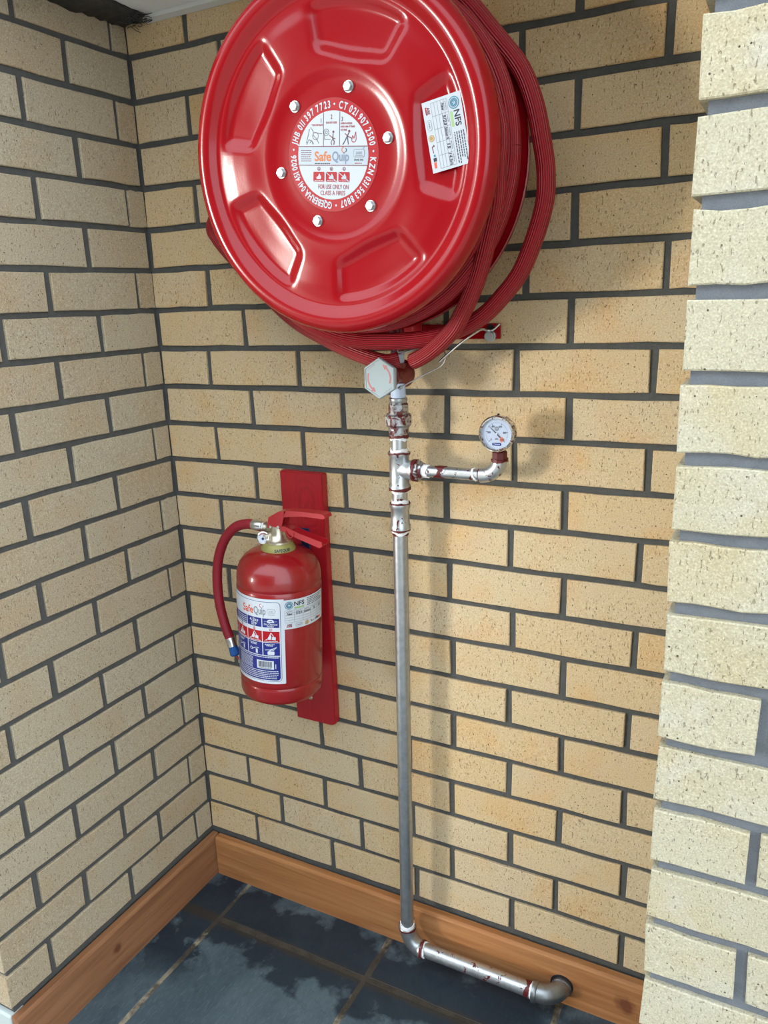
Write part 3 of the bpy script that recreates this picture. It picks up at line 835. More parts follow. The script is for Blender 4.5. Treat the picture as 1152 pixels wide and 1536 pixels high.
rad = [0.0, 0.03, 0.06, 0.09, 0.106, 0.112, 0.118, 0.124, 0.130] + [0.130 + 0.0028*i for i in range(1, 33)] + [0.2225, 0.226, 0.230, 0.234, 0.238, 0.242, 0.246, 0.250, 0.2535, 0.2575, 0.2605, 0.263, 0.265, 0.2660]
NT = 220
bm = bmesh.new(); rings = []
for r in rad:
    if r == 0: rings.append([bm.verts.new(reel(0, 0, -0.004))]); continue
    rings.append([bm.verts.new(reel(r*math.cos(2*PI*i/NT), r*math.sin(2*PI*i/NT), disc_h(r, 2*PI*i/NT))) for i in range(NT)])
for r, d in ((0.2660, -0.014), (0.2640, -0.017), (0.258, -0.016)):     # rolled lip
    rings.append([bm.verts.new(reel(r*math.cos(2*PI*i/NT), r*math.sin(2*PI*i/NT), d)) for i in range(NT)])
for a, b in zip(rings, rings[1:]):
    for i in range(NT):
        j = (i+1) % NT
        bm.faces.new((a[0], b[i], b[j]) if len(a) == 1 else (a[i], b[i], b[j], a[j]))
disc = link('front_disc', bm, 'reel_red', root, True)
m_ = disc.modifiers.new('sheet', 'SOLIDIFY'); m_.thickness = 0.0014; m_.offset = -1
for k in range(6):                                     # six bolts round the label
    a = math.radians(8.5 + 60*k); c = reel(0.0985*math.cos(a)-0.004, 0.0985*math.sin(a)+0.003, -0.004)
    bm = bmesh.new()
    add_lathe(bm, [(0.0085, 0.0), (0.0085, 0.0012), (0.0, 0.0012)], c, rn, 20)
    add_lathe(bm, [(0.0068, 0.0012), (0.0072, 0.002), (0.0072, 0.0055), (0.0063, 0.0065), (0.0, 0.0066)], c, rn, 6)
    link('bolt', bm, 'zinc', disc)
# round label
LC = (-0.004, 0.0035); lca, lsa = math.cos(math.radians(-6)), math.sin(math.radians(-6))
lp = Print(lambda x, y, d: reel(LC[0] + x*lca - y*lsa, LC[1] + x*lsa + y*lca, -0.004 + 0.0004 + d))
lp.disc(0, 0, 0.0805, 'label_red', 0, 72); lp.ring(0, 0, 0.0805, 0.0006, 'label_darkred', 1, 72)
lp.disc(0, 0, 0.0630, 'label_dimmed', 1, 64)
def arc_text(s, a_mid, r, size, m, sx, bold, spread):
    wd = []
    for ch in s:
        if ch == ' ': wd.append(0.30); continue
        v = text_polys(ch, bold)[0]; wd.append(max(q[0] for q in v) - min(q[0] for q in v) + 0.20)
    tot = sum(wd); x = 0.0
    for ch, w_ in zip(s, wd):
        a = a_mid + spread*(0.5 - (x + w_/2)/tot); x += w_
        if ch != ' ': lp.text(ch, r*math.cos(a), r*math.sin(a), size, m, 2, sx=sx, bold=bold, rot=a-PI/2)
D = math.radians
for s, a, sp_ in (('JHB 011 397 7723', 130.5, 75), ('CT 021 907 2500', 46.5, 71), ('KZN 031 563 8807', -39.5, 77), ('GQEBERHA 041 451 0026', -135.5, 91)):
    arc_text(s, D(a), 0.0668, 0.0142, 'label_dimmed', 0.70, 0.03, D(sp_))
for a in (88, 5, -84, 173): lp.disc(0.0718*math.cos(D(a)), 0.0718*math.sin(D(a)), 0.0016, 'label_dimmed', 2, 16)
# inner dividing lines and band
lp.rect(-0.0622, -0.0130, 0.0622, 0.0130, 'label_silver', 2)
lp.rect(-0.0617, 0.0127, 0.0617, 0.0138, 'ink_maroon', 3); lp.rect(-0.0617, -0.0140, 0.0617, -0.0130, 'ink_maroon', 3)
lp.rect(-0.0170, 0.0135, -0.0162, 0.0605, 'ink_maroon', 3); lp.rect(0.0118, 0.0135, 0.0126, 0.0612, 'ink_maroon', 3)
for s, x, y in (('1', -0.0210, 0.0465), ('2', -0.0025, 0.0515), ('3', 0.0165, 0.0480)): lp.text(s, x, y, 0.0085, 'ink_maroon', 3, sx=0.7, bold=0.02)
lp.text('TURN ON VALVE', -0.0280, 0.0420, 0.0037, 'label_darkred', 3, fit=0.020, bold=0.03)
lp.text('RUN OUT HOSE', -0.0025, 0.0450, 0.0037, 'label_darkred', 3, fit=0.019, bold=0.03)
for s, y, f in (('OPEN NOZZLE', 0.0438, 0.020), ('AND AIM AT BASE', 0.0393, 0.025), ('OF FIRE', 0.0348, 0.011)): lp.text(s, 0.0140, y, 0.0034, 'label_darkred', 3, align='l', fit=f, bold=0.03)
# small line drawings: hand on valve, person running hose, person at a fire
T_ = 0.0006
lp.line([(-0.042, 0.038), (-0.044, 0.030), (-0.048, 0.018)], T_, 'ink', 3); lp.line([(-0.040, 0.040), (-0.034, 0.033), (-0.019, 0.031)], T_, 'ink', 3)
lp.ring(-0.031, 0.028, 0.0055, T_, 'ink_maroon', 3, 20); lp.line([(-0.047, 0.016), (-0.043, 0.023), (-0.037, 0.021), (-0.036, 0.016)], T_, 'ink', 3)
lp.line([(-0.036, 0.030), (-0.028, 0.023), (-0.025, 0.017)], T_, 'ink', 3); lp.line([(-0.041, 0.018), (-0.039, 0.022), (-0.034, 0.017)], T_, 'ink_maroon', 3)
lp.ring(-0.0115, 0.0330, 0.0048, T_, 'ink', 3, 20); lp.ring(-0.0115, 0.0330, 0.0022, T_, 'ink', 3, 14); lp.line([(-0.0145, 0.030), (-0.0145, 0.023), (-0.004, 0.023)], T_, 'ink', 3)
lp.disc(0.0012, 0.0335, 0.0018, 'ink_maroon', 3, 14); lp.line([(0.0008, 0.031), (0.000, 0.025), (0.003, 0.020), (0.002, 0.0155)], 0.0014, 'ink_maroon', 3); lp.line([(-0.006, 0.029), (0.0, 0.025), (0.005, 0.024)], 0.0011, 'ink_maroon', 3); lp.line([(0.0, 0.024), (-0.003, 0.018), (-0.001, 0.015)], 0.0009, 'ink', 3)
lp.disc(0.0290, 0.0340, 0.0019, 'ink_maroon', 3, 14); lp.line([(0.0285, 0.032), (0.0255, 0.027), (0.022, 0.021), (0.018, 0.0155)], 0.0012, 'ink', 3); lp.line([(0.0260, 0.027), (0.0270, 0.021), (0.0280, 0.0155)], 0.0012, 'ink', 3); lp.line([(0.0215, 0.031), (0.027, 0.027), (0.034, 0.024)], 0.0012, 'ink_maroon', 3)
lp.line([(0.0335, 0.021), (0.0350, 0.028), (0.0375, 0.024), (0.0405, 0.033), (0.0415, 0.023), (0.0395, 0.019), (0.0355, 0.019), (0.0335, 0.021)], 0.0009, 'label_red', 3)
# middle band
lp.text('Safe', -0.0325, -0.0072, 0.0190, 'label_orange', 3, align='l', fit=0.0300, bold=0.02)
lp.text('Quip', -0.0005, -0.0072, 0.0190, 'label_ltgrey', 3, align='l', fit=0.0300, bold=0.02)
lp.ring(0.0205, 0.0085, 0.0046, 0.0013, 'label_orange', 3, 16, D(100), D(290)); lp.ring(0.0225, 0.0078, 0.0030, 0.0012, 'ink', 3, 12, D(-80), D(80))
lp.dashes(-0.0320, -0.002, -0.0118, 0.0014, 'ink', 3, 0.002, 0.005)
for i in range(6): lp.dashes(-0.0575, -0.0385, 0.0072 - i*0.0030, 0.0010, 'ink_maroon', 3, 0.0015, 0.004)
lp.rrect(0.0370, -0.0025, 0.0570, 0.0090, 0.0035, 'label_grey', 3); lp.rrect(0.0378, -0.0017, 0.0562, 0.0082, 0.0030, 'label_silver', 4); lp.text('SABS', 0.047, 0.0020, 0.0052, 'label_grey', 5, bold=0.02); lp.rect(0.0405, -0.0008, 0.0535, 0.0004, 'label_grey', 5)
lp.line([(0.053, 0.009), (0.056, 0.0125)], 0.0007, 'label_grey', 4)
lp.text('SANS 543', 0.0465, -0.0068, 0.0032, 'ink', 3, fit=0.016, bold=0.03); lp.dashes(0.040, 0.053, -0.0112, 0.0012, 'label_darkred', 3)
# three class squares
for i, ch in enumerate('ABC'):
    cx = -0.0245 + 0.0228*i
    lp.ring(cx, -0.0185, 0.0027, 0.0007, 'ink_maroon', 3, 18); lp.text(ch, cx, -0.0200, 0.0036, 'ink_maroon', 3, bold=0.02)
    lp.rrect(cx-0.0100, -0.0372, cx+0.0100, -0.0230, 0.0015, 'label_red', 3)
    lp.poly([(cx-0.004, -0.0335), (cx+0.004, -0.0335), (cx+0.0045, -0.030), (cx+0.001, -0.0250), (cx-0.001, -0.0290), (cx-0.0042, -0.0305)], 'label_dimmed' if i == 0 else 'label_silver', 4)
    lp.dashes(cx-0.008, cx+0.008, -0.0362, 0.0009, 'label_dimmed', 4)
    if i: lp.line([(cx-0.0095, -0.0235), (cx+0.0095, -0.0368)], 0.0010, 'label_dimmed', 5)
lp.text('FOR USE ONLY ON', 0.002, -0.0475, 0.0092, 'label_darkred', 3, fit=0.055, bold=0.005)
lp.text('CLASS A FIRES', 0.001, -0.0565, 0.0092, 'label_darkred', 3, fit=0.045, bold=0.005)
o = lp.build('round_label', disc); o['label'] = 'round red and white instruction label'

def service_sticker(pr, W, H_, row, stock='label_white'):
    """white service sticker, W wide, H_ tall, centred on 0,0"""
    x0, x1, y0, y1 = -W/2, W/2, -H_/2, H_/2
    pr.rect(x0, y0, x1, y1, stock, 0)
    s = H_/0.060
    cx, cy = x0 + 0.0125*s, y1 - 0.0115*s
    pr.disc(cx, cy, 0.0082*s, 'label_teal', 1, 28); pr.ring(cx, cy, 0.0068*s, 0.0009*s, stock, 2, 28); pr.ring(cx+0.0004, cy, 0.0052*s, 0.0010*s, 'label_ltgrey', 2, 24)
    pr.line([(cx-0.002*s, cy), (cx, cy+0.002*s), (cx+0.0025*s, cy-0.001*s)], 0.001*s, stock, 2); pr.line([(cx-0.001*s, cy-0.002*s), (cx+0.002*s, cy+0.0015*s)], 0.0009*s, stock, 2)
    pr.text('NFS', x0 + 0.0225*s, y1 - 0.0135*s, 0.0125*s, 'ink', 1, align='l', bold=0.02, fit=0.0210*s)
    pr.rect(x0 + 0.0225*s, y1 - 0.0195*s, x0 + 0.0430*s, y1 - 0.0160*s, 'label_green', 1)
    for i in range(5): pr.dashes(x0 + 0.050*s, x1 - 0.003*s - (0.004*i if i < 3 else 0.0), y1 - (0.0045 + 0.0034*i)*s, 0.0014*s, 'ink', 1, 0.002*s, 0.005*s, 0.0009*s)
    gx0, gx1, gt, gb = x0 + 0.004*s, x1 - 0.004*s, y1 - 0.0215*s, y0 + 0.0135*s
    rowsy = [gt, gt-0.0050*s] + [gt-0.0050*s - (gt-0.0050*s-gb)*i/4 for i in range(1, 5)]
    t = 0.0005
    for y in rowsy: pr.rect(gx0, y-t/2, gx1, y+t/2, 'label_grey', 1)
    for i in range(6):
        x = gx0 + (gx1-gx0)*i/5; pr.rect(x-t/2, gb, x+t/2, gt, 'label_grey', 1)
        if i < 5:
            pr.dashes(x+0.003*s, x+(gx1-gx0)/5-0.003*s, gt-0.0033*s, 0.0014*s, 'label_grey', 1, 0.001*s, 0.003*s, 0.0006*s)
            c = x + (gx1-gx0)/10
            pr.text(row[i], c, rowsy[2] + 0.0007*s, 0.0062*s, 'ink', 2, shear=0.2, bold=0.02, fit=min(0.0155*s, 0.0033*s*len(row[i])))
    yb = y0 + 0.0062*s; n5 = W/5
    pr.rect(x0+0.007*s, yb-0.0022*s, x0+0.0175*s, yb-0.0005*s, 'label_red', 1); pr.text('ABE', x0+0.0125*s, yb+0.0002*s, 0.006*s, 'ink_maroon', 1, bold=0.03, fit=0.010*s)
    pr.rrect(x0+0.0245*s, yb-0.0030*s, x0+0.0390*s, yb+0.0042*s, 0.003*s, 'label_grey', 1); pr.rrect(x0+0.0251*s, yb-0.0024*s, x0+0.0384*s, yb+0.0036*s, 0.0026*s, stock, 2); pr.dashes(x0+0.027*s, x0+0.0365*s, yb-0.0004*s, 0.002*s, 'label_grey', 3, 0.001*s, 0.002*s, 0.0005*s)
    pr.disc(x0+0.0490*s, yb+0.0004*s, 0.0046*s, 'gold', 1, 24); pr.ring(x0+0.0490*s, yb+0.0004*s, 0.0033*s, 0.0006*s, stock, 2, 20)
    pr.line([(x0+0.058*s, yb+0.001*s), (x0+0.0600*s, yb+0.003*s), (x0+0.0602*s, yb-0.001*s), (x0+0.069*s, yb)], 0.0012*s, 'ink_maroon', 1); pr.disc(x0+0.0725*s, yb+0.0008*s, 0.0018*s, 'label_teal', 1, 12)
    pr.rect(x0+0.0755*s, yb-0.0020*s, x0+0.0805*s, yb+0.0032*s, 'ink', 1); pr.rect(x0+0.0812*s, yb-0.0020*s, x0+0.0895*s, yb+0.0018*s, 'label_redorange', 1)
SC_ = (0.1885, 0.0125); sa = math.radians(-81.3)
def stick_map(x, y, d):
    X = SC_[0] + x*math.cos(sa) - y*math.sin(sa); Y = SC_[1] + x*math.sin(sa) + y*math.cos(sa)
    return reel(X, Y, 0.0004 + d)
sp_ = Print(stick_map)
service_sticker(sp_, 0.0955, 0.0600, ('New', '5/23', 'Solomon N', '15', '14.5m'), 'label_dimmed')
o = sp_.build('service_sticker', disc); o['label'] = 'white service record sticker turned on its side'

# rear disc, drum, axle and wall bracket
def wl(prof, y0, n=64, ax=(0, -1, 0), c=None):
    bm = bmesh.new(); add_lathe(bm, prof, c or (RC.x, y0, RC.z), ax, n); return bm
bm = bmesh.new()
add_lathe(bm, [(0.03, 0.0), (0.22, 0.0), (0.24, -0.010), (0.262, -0.010), (0.2675, -0.004), (0.268, 0.003), (0.266, 0.004), (0.262, -0.006), (0.24, -0.006), (0.22, 0.003), (0.03, 0.003)], (RC.x, -0.107, RC.z), (0, -1, 0), 96, cap=False)
link('rear_disc', bm, 'reel_red', root, True, angle=50)
link('drum', wl([(0.205, 0.0), (0.205, 0.112)], -0.112), 'burgundy', root, True, angle=50)
link('axle', wl([(0.028, 0.0), (0.028, 0.106)], -0.012, 32), 'burgundy', root, True, angle=50)
bm = bmesh.new(); add_box(bm, (0.4300, -0.0085, 1.4135), (0.8170, -0.0025, 1.4405), 0.001, 1)
br = link('wall_bracket', bm, 'reel_red', root)
bm = bmesh.new(); add_box(bm, (0.60, -0.0125, 1.42), (0.664, -0.0085, 1.76), 0.001, 1)
link('bracket_upright', bm, 'reel_red', root)
for x, zz in ((0.7985, 1.4185), (0.4450, 1.4185)):
    bm = bmesh.new()
    add_lathe(bm, [(0.0105, 0.0), (0.0105, 0.002), (0.0085, 0.002), (0.0088, 0.010), (0.007, 0.012), (0.0, 0.012)], (x, -0.0085, zz), (0, -1, 0), 20)
    link('bolt', bm, 'zinc', br, True, angle=40)
bm = bmesh.new(); add_lathe(bm, [(0.0072, 0), (0.0072, 0.0006), (0, 0.0006)], (0.7985, -0.0085, 1.4325), (0, -1, 0), 18)
link('slot_hole', bm, 'dark_hole', br)
link('inlet_pipe', vlathe([(0.0125, 1.372), (0.0130, 1.374), (0.0130, 1.396)]), 'sky_tinted_fitting', root, True, angle=40)
bm = bmesh.new()
add_tube(bm, catmull([vpt(1.396), vpt(1.45), vpt(1.60), (0.637, -0.06, 1.675), (0.636, -0.07, 1.700), (0.634, -0.098, 1.704)], 6), 0.0128, 16)
link('feed_pipe', bm, 'burgundy', root, True, angle=40)
# hose: wound pack and three loose turns
HR = 0.0147
def ring_pts(r, y, a0, a1, n, y1=None):
    y1 = y if y1 is None else y1
    return [(RC.x + r*math.cos(D(a0+(a1-a0)*i/n)), y + (y1-y)*i/n, RC.z + r*math.sin(D(a0+(a1-a0)*i/n))) for i in range(n+1)]
bm = bmesh.new()
packs = [(0.236, -0.2155), (0.240, -0.187), (0.2545, -0.1585), (0.246, -0.130)]
for r, y in packs: add_tube(bm, catmull(ring_pts(r, y, 0, 360, 40)[:-1], 3, True) + [ring_pts(r, y, 0, 360, 40)[0]], HR, 16, cap=False)
hose = link('wound_hose', bm, 'ribbed_hose', root, True)
bm = bmesh.new()
A = ring_pts(0.243, -0.212, 120, 30, 5) + [(.879, -.205, 1.735), (.878, -.2, 1.675), (.872, -.19, 1.625), (.855, -.175, 1.578), (.835, -.16, 1.528), (.817, -.15, 1.493), (.796, -.138, 1.462), (.776, -.130, 1.436), (.74, -.117, 1.408), (.708, -.106, 1.390), (.686, -.100, 1.381)]
add_tube(bm, catmull(A, 6), HR, 20)
link('hose_end_loop', bm, 'ribbed_hose', root, True)
bm = bmesh.new()
B = [(.392, -.168, 1.77), (.44, -.162, 1.872), (.53, -.15, 1.958), (.62, -.142, 1.988), (.69, -.138, 1.985), (.753, -.134, 1.958), (.802, -.13, 1.919), (.847, -.125, 1.866), (.887, -.12, 1.815), (.908, -.118, 1.765), (.919, -.115, 1.716), (.925, -.11, 1.672), (.924, -.11, 1.627), (.909, -.108, 1.577), (.885, -.103, 1.526), (.856, -.1, 1.491), (.819, -.097, 1.458), (.776, -.1, 1.436), (.731, -.11, 1.423), (.674, -.125, 1.418), (.604, -.145, 1.421), (.546, -.16, 1.437), (.484, -.175, 1.477), (.43, -.19, 1.55), (.392, -.20, 1.65)]
add_tube(bm, catmull(B, 6), HR, 20)
link('outer_hose_loop', bm, 'ribbed_hose', root, True)
bm = bmesh.new()
C_ = [(.652, -.088, 1.383), (.626, -.100, 1.380), (.564, -.1, 1.398), (.508, -.1, 1.422), (.436, -.1, 1.46), (.361, -.105, 1.528), (.307, -.11, 1.586), (.286, -.115, 1.614), (.281, -.12, 1.634), (.311, -.128, 1.660), (.386, -.135, 1.69)]
add_tube(bm, catmull(C_, 6), HR, 20)
link('lower_hose_loop', bm, 'ribbed_hose', root, True)
# hose guide rod hooked over the bracket
bm = bmesh.new()
add_tube(bm, catmull([(0.728, -0.082, 1.378), (0.744, -0.078, 1.392), (0.766, -0.065, 1.412), (0.786, -0.05, 1.427), (0.793, -0.035, 1.432), (0.796, -0.02, 1.429), (0.806, -0.016, 1.430), (0.818, -0.014, 1.440)], 6), 0.0021, 10)
o = link('guide_rod', bm, 'steel', root, True); o['label'] = 'thin bright steel rod hooked on the bracket'

# ================================================================== STOP VALVE
VC = Vector((px_at(1.354)+0.002, YQ, 1.354))
root = thing('stop_valve', 'burgundy stop valve with a hexagonal silver knob below the hose reel', 'valve', VC)
bm = bmesh.new()
add_lathe(bm, [(0.0, 0.020), (0.020, 0.019), (0.0270, 0.014), (0.0275, 0.008), (0.021, 0.000), (0.0165, -0.012), (0.0155, -0.022), (0.0175, -0.034), (0.0245, -0.046), (0.0262, -0.052), (0.0262, -0.058), (0.0, -0.060)], VC, (0, 1, 0), 40, cap=False)
add_lathe(bm, [(0.0165, 0.0), (0.0165, 0.012), (0.013, 0.013)], VC + Vector((0, 0.0, 0.008)), (0, 0, 1), 24)
link('valve_body', bm, 'burgundy', root, True, angle=50)
KC = Vector((0.634, -0.135, 1.3535)); KN = Vector((-0.10, -1, 0.03)).normalized()
ku = Vector((1, 0, 0)) - KN*KN.x; ku.normalize(); kv = Vector((0, 0, 1)) - KN*KN.z; kv = (kv - ku*kv.dot(ku)).normalized()
bm = bmesh.new()
hexp = lambda r: [(r*math.cos(D(90+60*i)), r*math.sin(D(90+60*i))) for i in range(6)]
def kp(x, y, d): return KC + ku*x + kv*y + KN*d
lv = [(0.031, -0.014), (0.036, -0.010), (0.0370, -0.002), (0.0355, 0.0), (0.0330, 0.0), (0.0322, -0.0012)]
rg = [[bm.verts.new(kp(x, y, d)) for x, y in hexp(r)] for r, d in lv]
for a, b in zip(rg, rg[1:]):
    for i in range(6): bm.faces.new((a[i], a[(i+1) % 6], b[(i+1) % 6], b[i]))
bm.faces.new(rg[0]); bm.faces.new(rg[-1])
knob = link('knob', bm, 'cast_silver', root); knob['label'] = 'silver hexagonal knob with red arrows'
bm = bmesh.new(); add_lathe(bm, [(0.011, 0), (0.011, 0.02)], KC - KN*0.030, KN, 20)
link('knob_stem', bm, 'steel', root, True, angle=40)
kpr = Print(lambda x, y, d: kp(x, y, -0.0012 + 0.0003 + d))
for a0, a1 in ((160, 232), (-20, 52)):
    kpr.ring(0, 0, 0.0255, 0.0030, 'label_darkred', 0, 16, D(a0), D(a1))
    e = D(a1); cx, cy = 0.024*math.cos(e), 0.024*math.sin(e); tx, ty = -math.sin(e), math.cos(e); nx, ny = math.cos(e), math.sin(e)
    kpr.poly([(cx-nx*0.0045, cy-ny*0.0045), (cx+nx*0.0045, cy+ny*0.0045), (cx+tx*0.0085, cy+ty*0.0085)], 'label_darkred', 1)
kpr.text('OPEN', 0.0180, -0.0195, 0.0080, 'label_grey', 1, rot=D(212), bold=0.02, fit=0.019)
kpr.text('CLOSE', -0.0165, 0.0185, 0.0080, 'label_grey', 1, rot=D(32), bold=0.02, fit=0.020)
kpr.build('knob_marking', knob)
bm = bmesh.new()
add_tube(bm, catmull([(0.641, -0.092, 1.3905), (0.665, -0.090, 1.396), (0.695, -0.082, 1.403), (0.724, -0.070, 1.402), (0.733, -0.070, 1.396), (0.7375, -0.074, 1.388), (0.736, -0.078, 1.3775), (0.729, -0.082, 1.3695), (0.712, -0.086, 1.361), (0.695, -0.090, 1.3525), (0.672, -0.095, 1.341), (0.652, -0.097, 1.332)], 6), 0.0013, 8)
o = link('wire_clip', bm, 'steel', root, True); o['label'] = 'bent steel wire clip round the hose end'
bm = bmesh.new(); add_lathe(bm, [(0.003, 0), (0.0034, 0.001), (0.0034, 0.006), (0.002, 0.007)], (0.655, -0.097, 1.332), (1, -0.2, 0.5), 6)
link('clip_nut', bm, 'zinc', root)

# ================================================================== MOUNTING BOARD
root = thing('mounting_board', 'red painted wooden board fixed upright to the wall behind the fire extinguisher', 'board', (0.376, -0.0025, 0.546))
bm = bmesh.new()
pb = [(0.323, 0.5455), (0.4185, 0.5455), (0.428, 0.552), (0.4305, 1.1400), (0.3230, 1.1410)]
add_prism(bm, pb, (0, -0.0025, 0), (1, 0, 0), (0, 0, 1), (0, -1, 0), 0.0205)
bmesh.ops.bevel(bm, geom=[e for e in bm.edges], offset=0.0018, segments=2, affect='EDGES')
bd = link('board', bm, 'red_board', root)
bm = bmesh.new(); add_lathe(bm, [(0.0055, 0), (0.0055, 0.001), (0.003, 0.0018), (0.0, 0.0018)], (0.3645, -0.0228, 0.606), (0, -1, 0), 16)
link('screw', bm, 'nickel_brass', root)
bm = bmesh.new(); add_lathe(bm, [(0.0050, 0), (0.0050, 0.0012), (0.0, 0.0018)], (0.415, -0.0228, 1.085), (0, -1, 0), 14)
bm.free()
bm = bmesh.new(); add_box(bm, (0.369, -0.0480, 1.0060), (0.391, -0.0225, 1.0105), 0.001, 1); add_box(bm, (0.369, -0.0260, 0.965), (0.391, -0.0225, 1.018), 0.001, 1)
o = link('hanging_hook', bm, 'navy_plastic', root)

# ================================================================== FIRE EXTINGUISHER (built upright at the origin, then hung with a slight lean)
EX = thing('fire_extinguisher', 'red dry powder fire extinguisher hanging on the red board', 'fire extinguisher', (0.3665, -0.1305, 0.688))
EX['_o'] = [0, 0, 0]
EX.rotation_euler = (0, math.radians(3.0), 0)
RE = 0.0880
def ext(name, bm, mat, parent=EX, smooth=True, angle=50): return link(name, bm, mat, parent, smooth, origin=(0, 0, 0), angle=angle)
bm = bmesh.new()
prof = [(0.0, 0.006), (0.060, 0.003), (0.078, 0.0), (0.0845, 0.004), (0.0870, 0.012), (0.0870, 0.033), (0.0868, 0.036), (0.0855, 0.0385), (0.0868, 0.041), (RE, 0.046), (RE, 0.243),
        (0.0868, 0.2465), (0.0855, 0.249), (0.0868, 0.2515), (0.0872, 0.256), (0.0870, 0.266), (0.0850, 0.278), (0.0805, 0.290), (0.0725, 0.301), (0.0610, 0.3095), (0.048, 0.315), (0.034, 0.318), (0.0, 0.319)]
add_lathe(bm, prof, (0, 0, 0), (0, 0, 1), 96, cap=False)
body = ext('cylinder', bm, 'cylinder_red')
bm = bmesh.new(); add_lathe(bm, [(0.0345, 0.313), (0.0360, 0.316), (0.0360, 0.319), (0.0300, 0.331), (0.0285, 0.332), (0.0, 0.332)], (0, 0, 0), (0, 0, 1), 40, cap=False)
ring = ext('neck_ring', bm, 'olive_ring')
rp = Print(lambda x, y, d: Vector(((0.0345 - 0.45*(y-0.3215) + d)*math.cos(-PI/2 + x/0.033), (0.0345 - 0.45*(y-0.3215) + d)*math.sin(-PI/2 + x/0.033), y)))
rp.text('SAFEQUIP', 0.029, 0.3200, 0.0075, 'ink', 3, bold=0.03, fit=0.032)
rp.build('neck_lettering', ring, origin=(0, 0, 0))
# valve head with outlet to the left
bm = bmesh.new()
add_lathe(bm, [(0.0, 0.331), (0.0275, 0.331), (0.0270, 0.336), (0.0190, 0.341), (0.0155, 0.352), (0.0150, 0.366), (0.0105, 0.368), (0.0105, 0.382), (0.0, 0.382)], (0, 0, 0), (0, 0, 1), 32, cap=False)
add_lathe(bm, [(0.0105, 0.0), (0.0105, 0.022), (0.0085, 0.024), (0.0085, 0.034)], (0, 0, 0.358), (-1, 0, 0.0), 24)
add_lathe(bm, [(0.0070, 0.0), (0.0070, 0.024)], (-0.006, 0, 0.346), (-0.55, -0.75, -0.05), 16)
ext('valve_head', bm, 'nickel_brass')
# little gauge
gc = Vector((-0.0215, -0.0215, 0.3420)); gn = Vector((0.35, -1, 0.32)).normalized()
bm = bmesh.new(); add_lathe(bm, [(0.0, -0.010), (0.0120, -0.010), (0.0128, -0.006), (0.0128, 0.001), (0.0110, 0.0015), (0.0108, 0.0)], gc, gn, 28, cap=False)
gg = ext('pressure_indicator', bm, 'chrome')
eu = Vector((1, 0, 0)) - gn*gn.x; eu.normalize(); ev = Vector((0, 0, 1)) - gn*gn.z; ev = (ev - eu*ev.dot(eu)).normalized()
ip = Print(lambda x, y, d: gc + eu*x + ev*y + gn*(d + 0.0002))
ip.disc(0, 0, 0.0108, 'label_white', 0, 28); ip.ring(0, 0, 0.0092, 0.0016, 'label_red', 1, 20, D(20), D(160)); ip.disc(0, -0.002, 0.0028, 'label_navy', 1, 16); ip.line([(0, -0.002), (0.0005, 0.006)], 0.0011, 'ink', 2)
ip.build('indicator_dial', gg, origin=(0, 0, 0))
# discharge hose with ferrules and blue tip
bm = bmesh.new(); add_lathe(bm, [(0.0098, 0.0), (0.0112, 0.002), (0.0112, 0.024), (0.0104, 0.0255)], (-0.037, 0, 0.358), (-1, 0, 0.02), 24)
add_lathe(bm, [(0.0095, 0), (0.0120, 0.001), (0.0120, 0.006), (0.0095, 0.007)], (-0.029, 0, 0.358), (-1, 0, 0.0), 6)
ext('ferrule', bm, 'steel')
hp = [(-0.058, 0, 0.358), (-0.078, 0, 0.357), (-0.108, 0, 0.345), (-0.137, 0, 0.314), (-0.157, 0, 0.268), (-0.164, 0, 0.215), (-0.161, 0, 0.160), (-0.149, 0, 0.112), (-0.137, 0, 0.082)]
bm = bmesh.new(); add_tube(bm, catmull(hp, 8), 0.0106, 20)
hs = ext('discharge_hose', bm, 'smooth_hose')
d_ = Vector((0.30, 0, -0.80)).normalized(); e0 = Vector(hp[-1])
bm = bmesh.new(); add_lathe(bm, [(0.0102, -0.003), (0.0110, -0.002), (0.0108, 0.018), (0.0085, 0.019)], e0, d_, 24)
ext('ferrule', bm, 'steel')
bm = bmesh.new(); add_lathe(bm, [(0.0085, 0.017), (0.0098, 0.018), (0.0120, 0.036), (0.0100, 0.040), (0.006, 0.041)], e0, d_, 10)
o = ext('nozzle', bm, 'blue_plastic', smooth=False); o['label'] = 'blue plastic nozzle tip'
bm = bmesh.new(); add_tube(bm, catmull([e0 + d_*0.040, e0 + d_*0.048 + Vector((0.006, 0, 0)), Vector((-0.0905, 0.0, 0.030)), Vector((-0.086, 0.0, 0.031))], 6), 0.0022, 8)
ext('hose_strap', bm, 'lever_red')
# carrying handle (fixed) and squeeze lever: U section pressings pointing right
def lever(poly, w, th=0.0018):
    bm = bmesh.new()
    for s in (-1, 1):
        add_prism(bm, poly, (0, s*w/2 - th/2, 0), (1, 0, 0), (0, 0, 1), (0, 1, 0), th)
    return bm
bm = lever([(-0.017, 0.362), (-0.013, 0.384), (0.010, 0.3985), (0.030, 0.404), (0.026, 0.397), (0.0195, 0.372), (0.012, 0.364)], 0.024)
top = [(-0.013, 0.385), (0.010, 0.3995), (0.034, 0.4055), (0.070, 0.4085), (0.112, 0.4100), (0.119, 0.4080), (0.1215, 0.4035), (0.119, 0.3995), (0.113, 0.3985), (0.070, 0.3985), (0.040, 0.395), (0.030, 0.3925), (0.030, 0.3975), (0.010, 0.3965), (-0.011, 0.383)]
up = [(-0.013, 0.3845), (0.010, 0.399), (0.034, 0.4050), (0.070, 0.4080), (0.112, 0.4098), (0.119, 0.4078), (0.1215, 0.4035)]
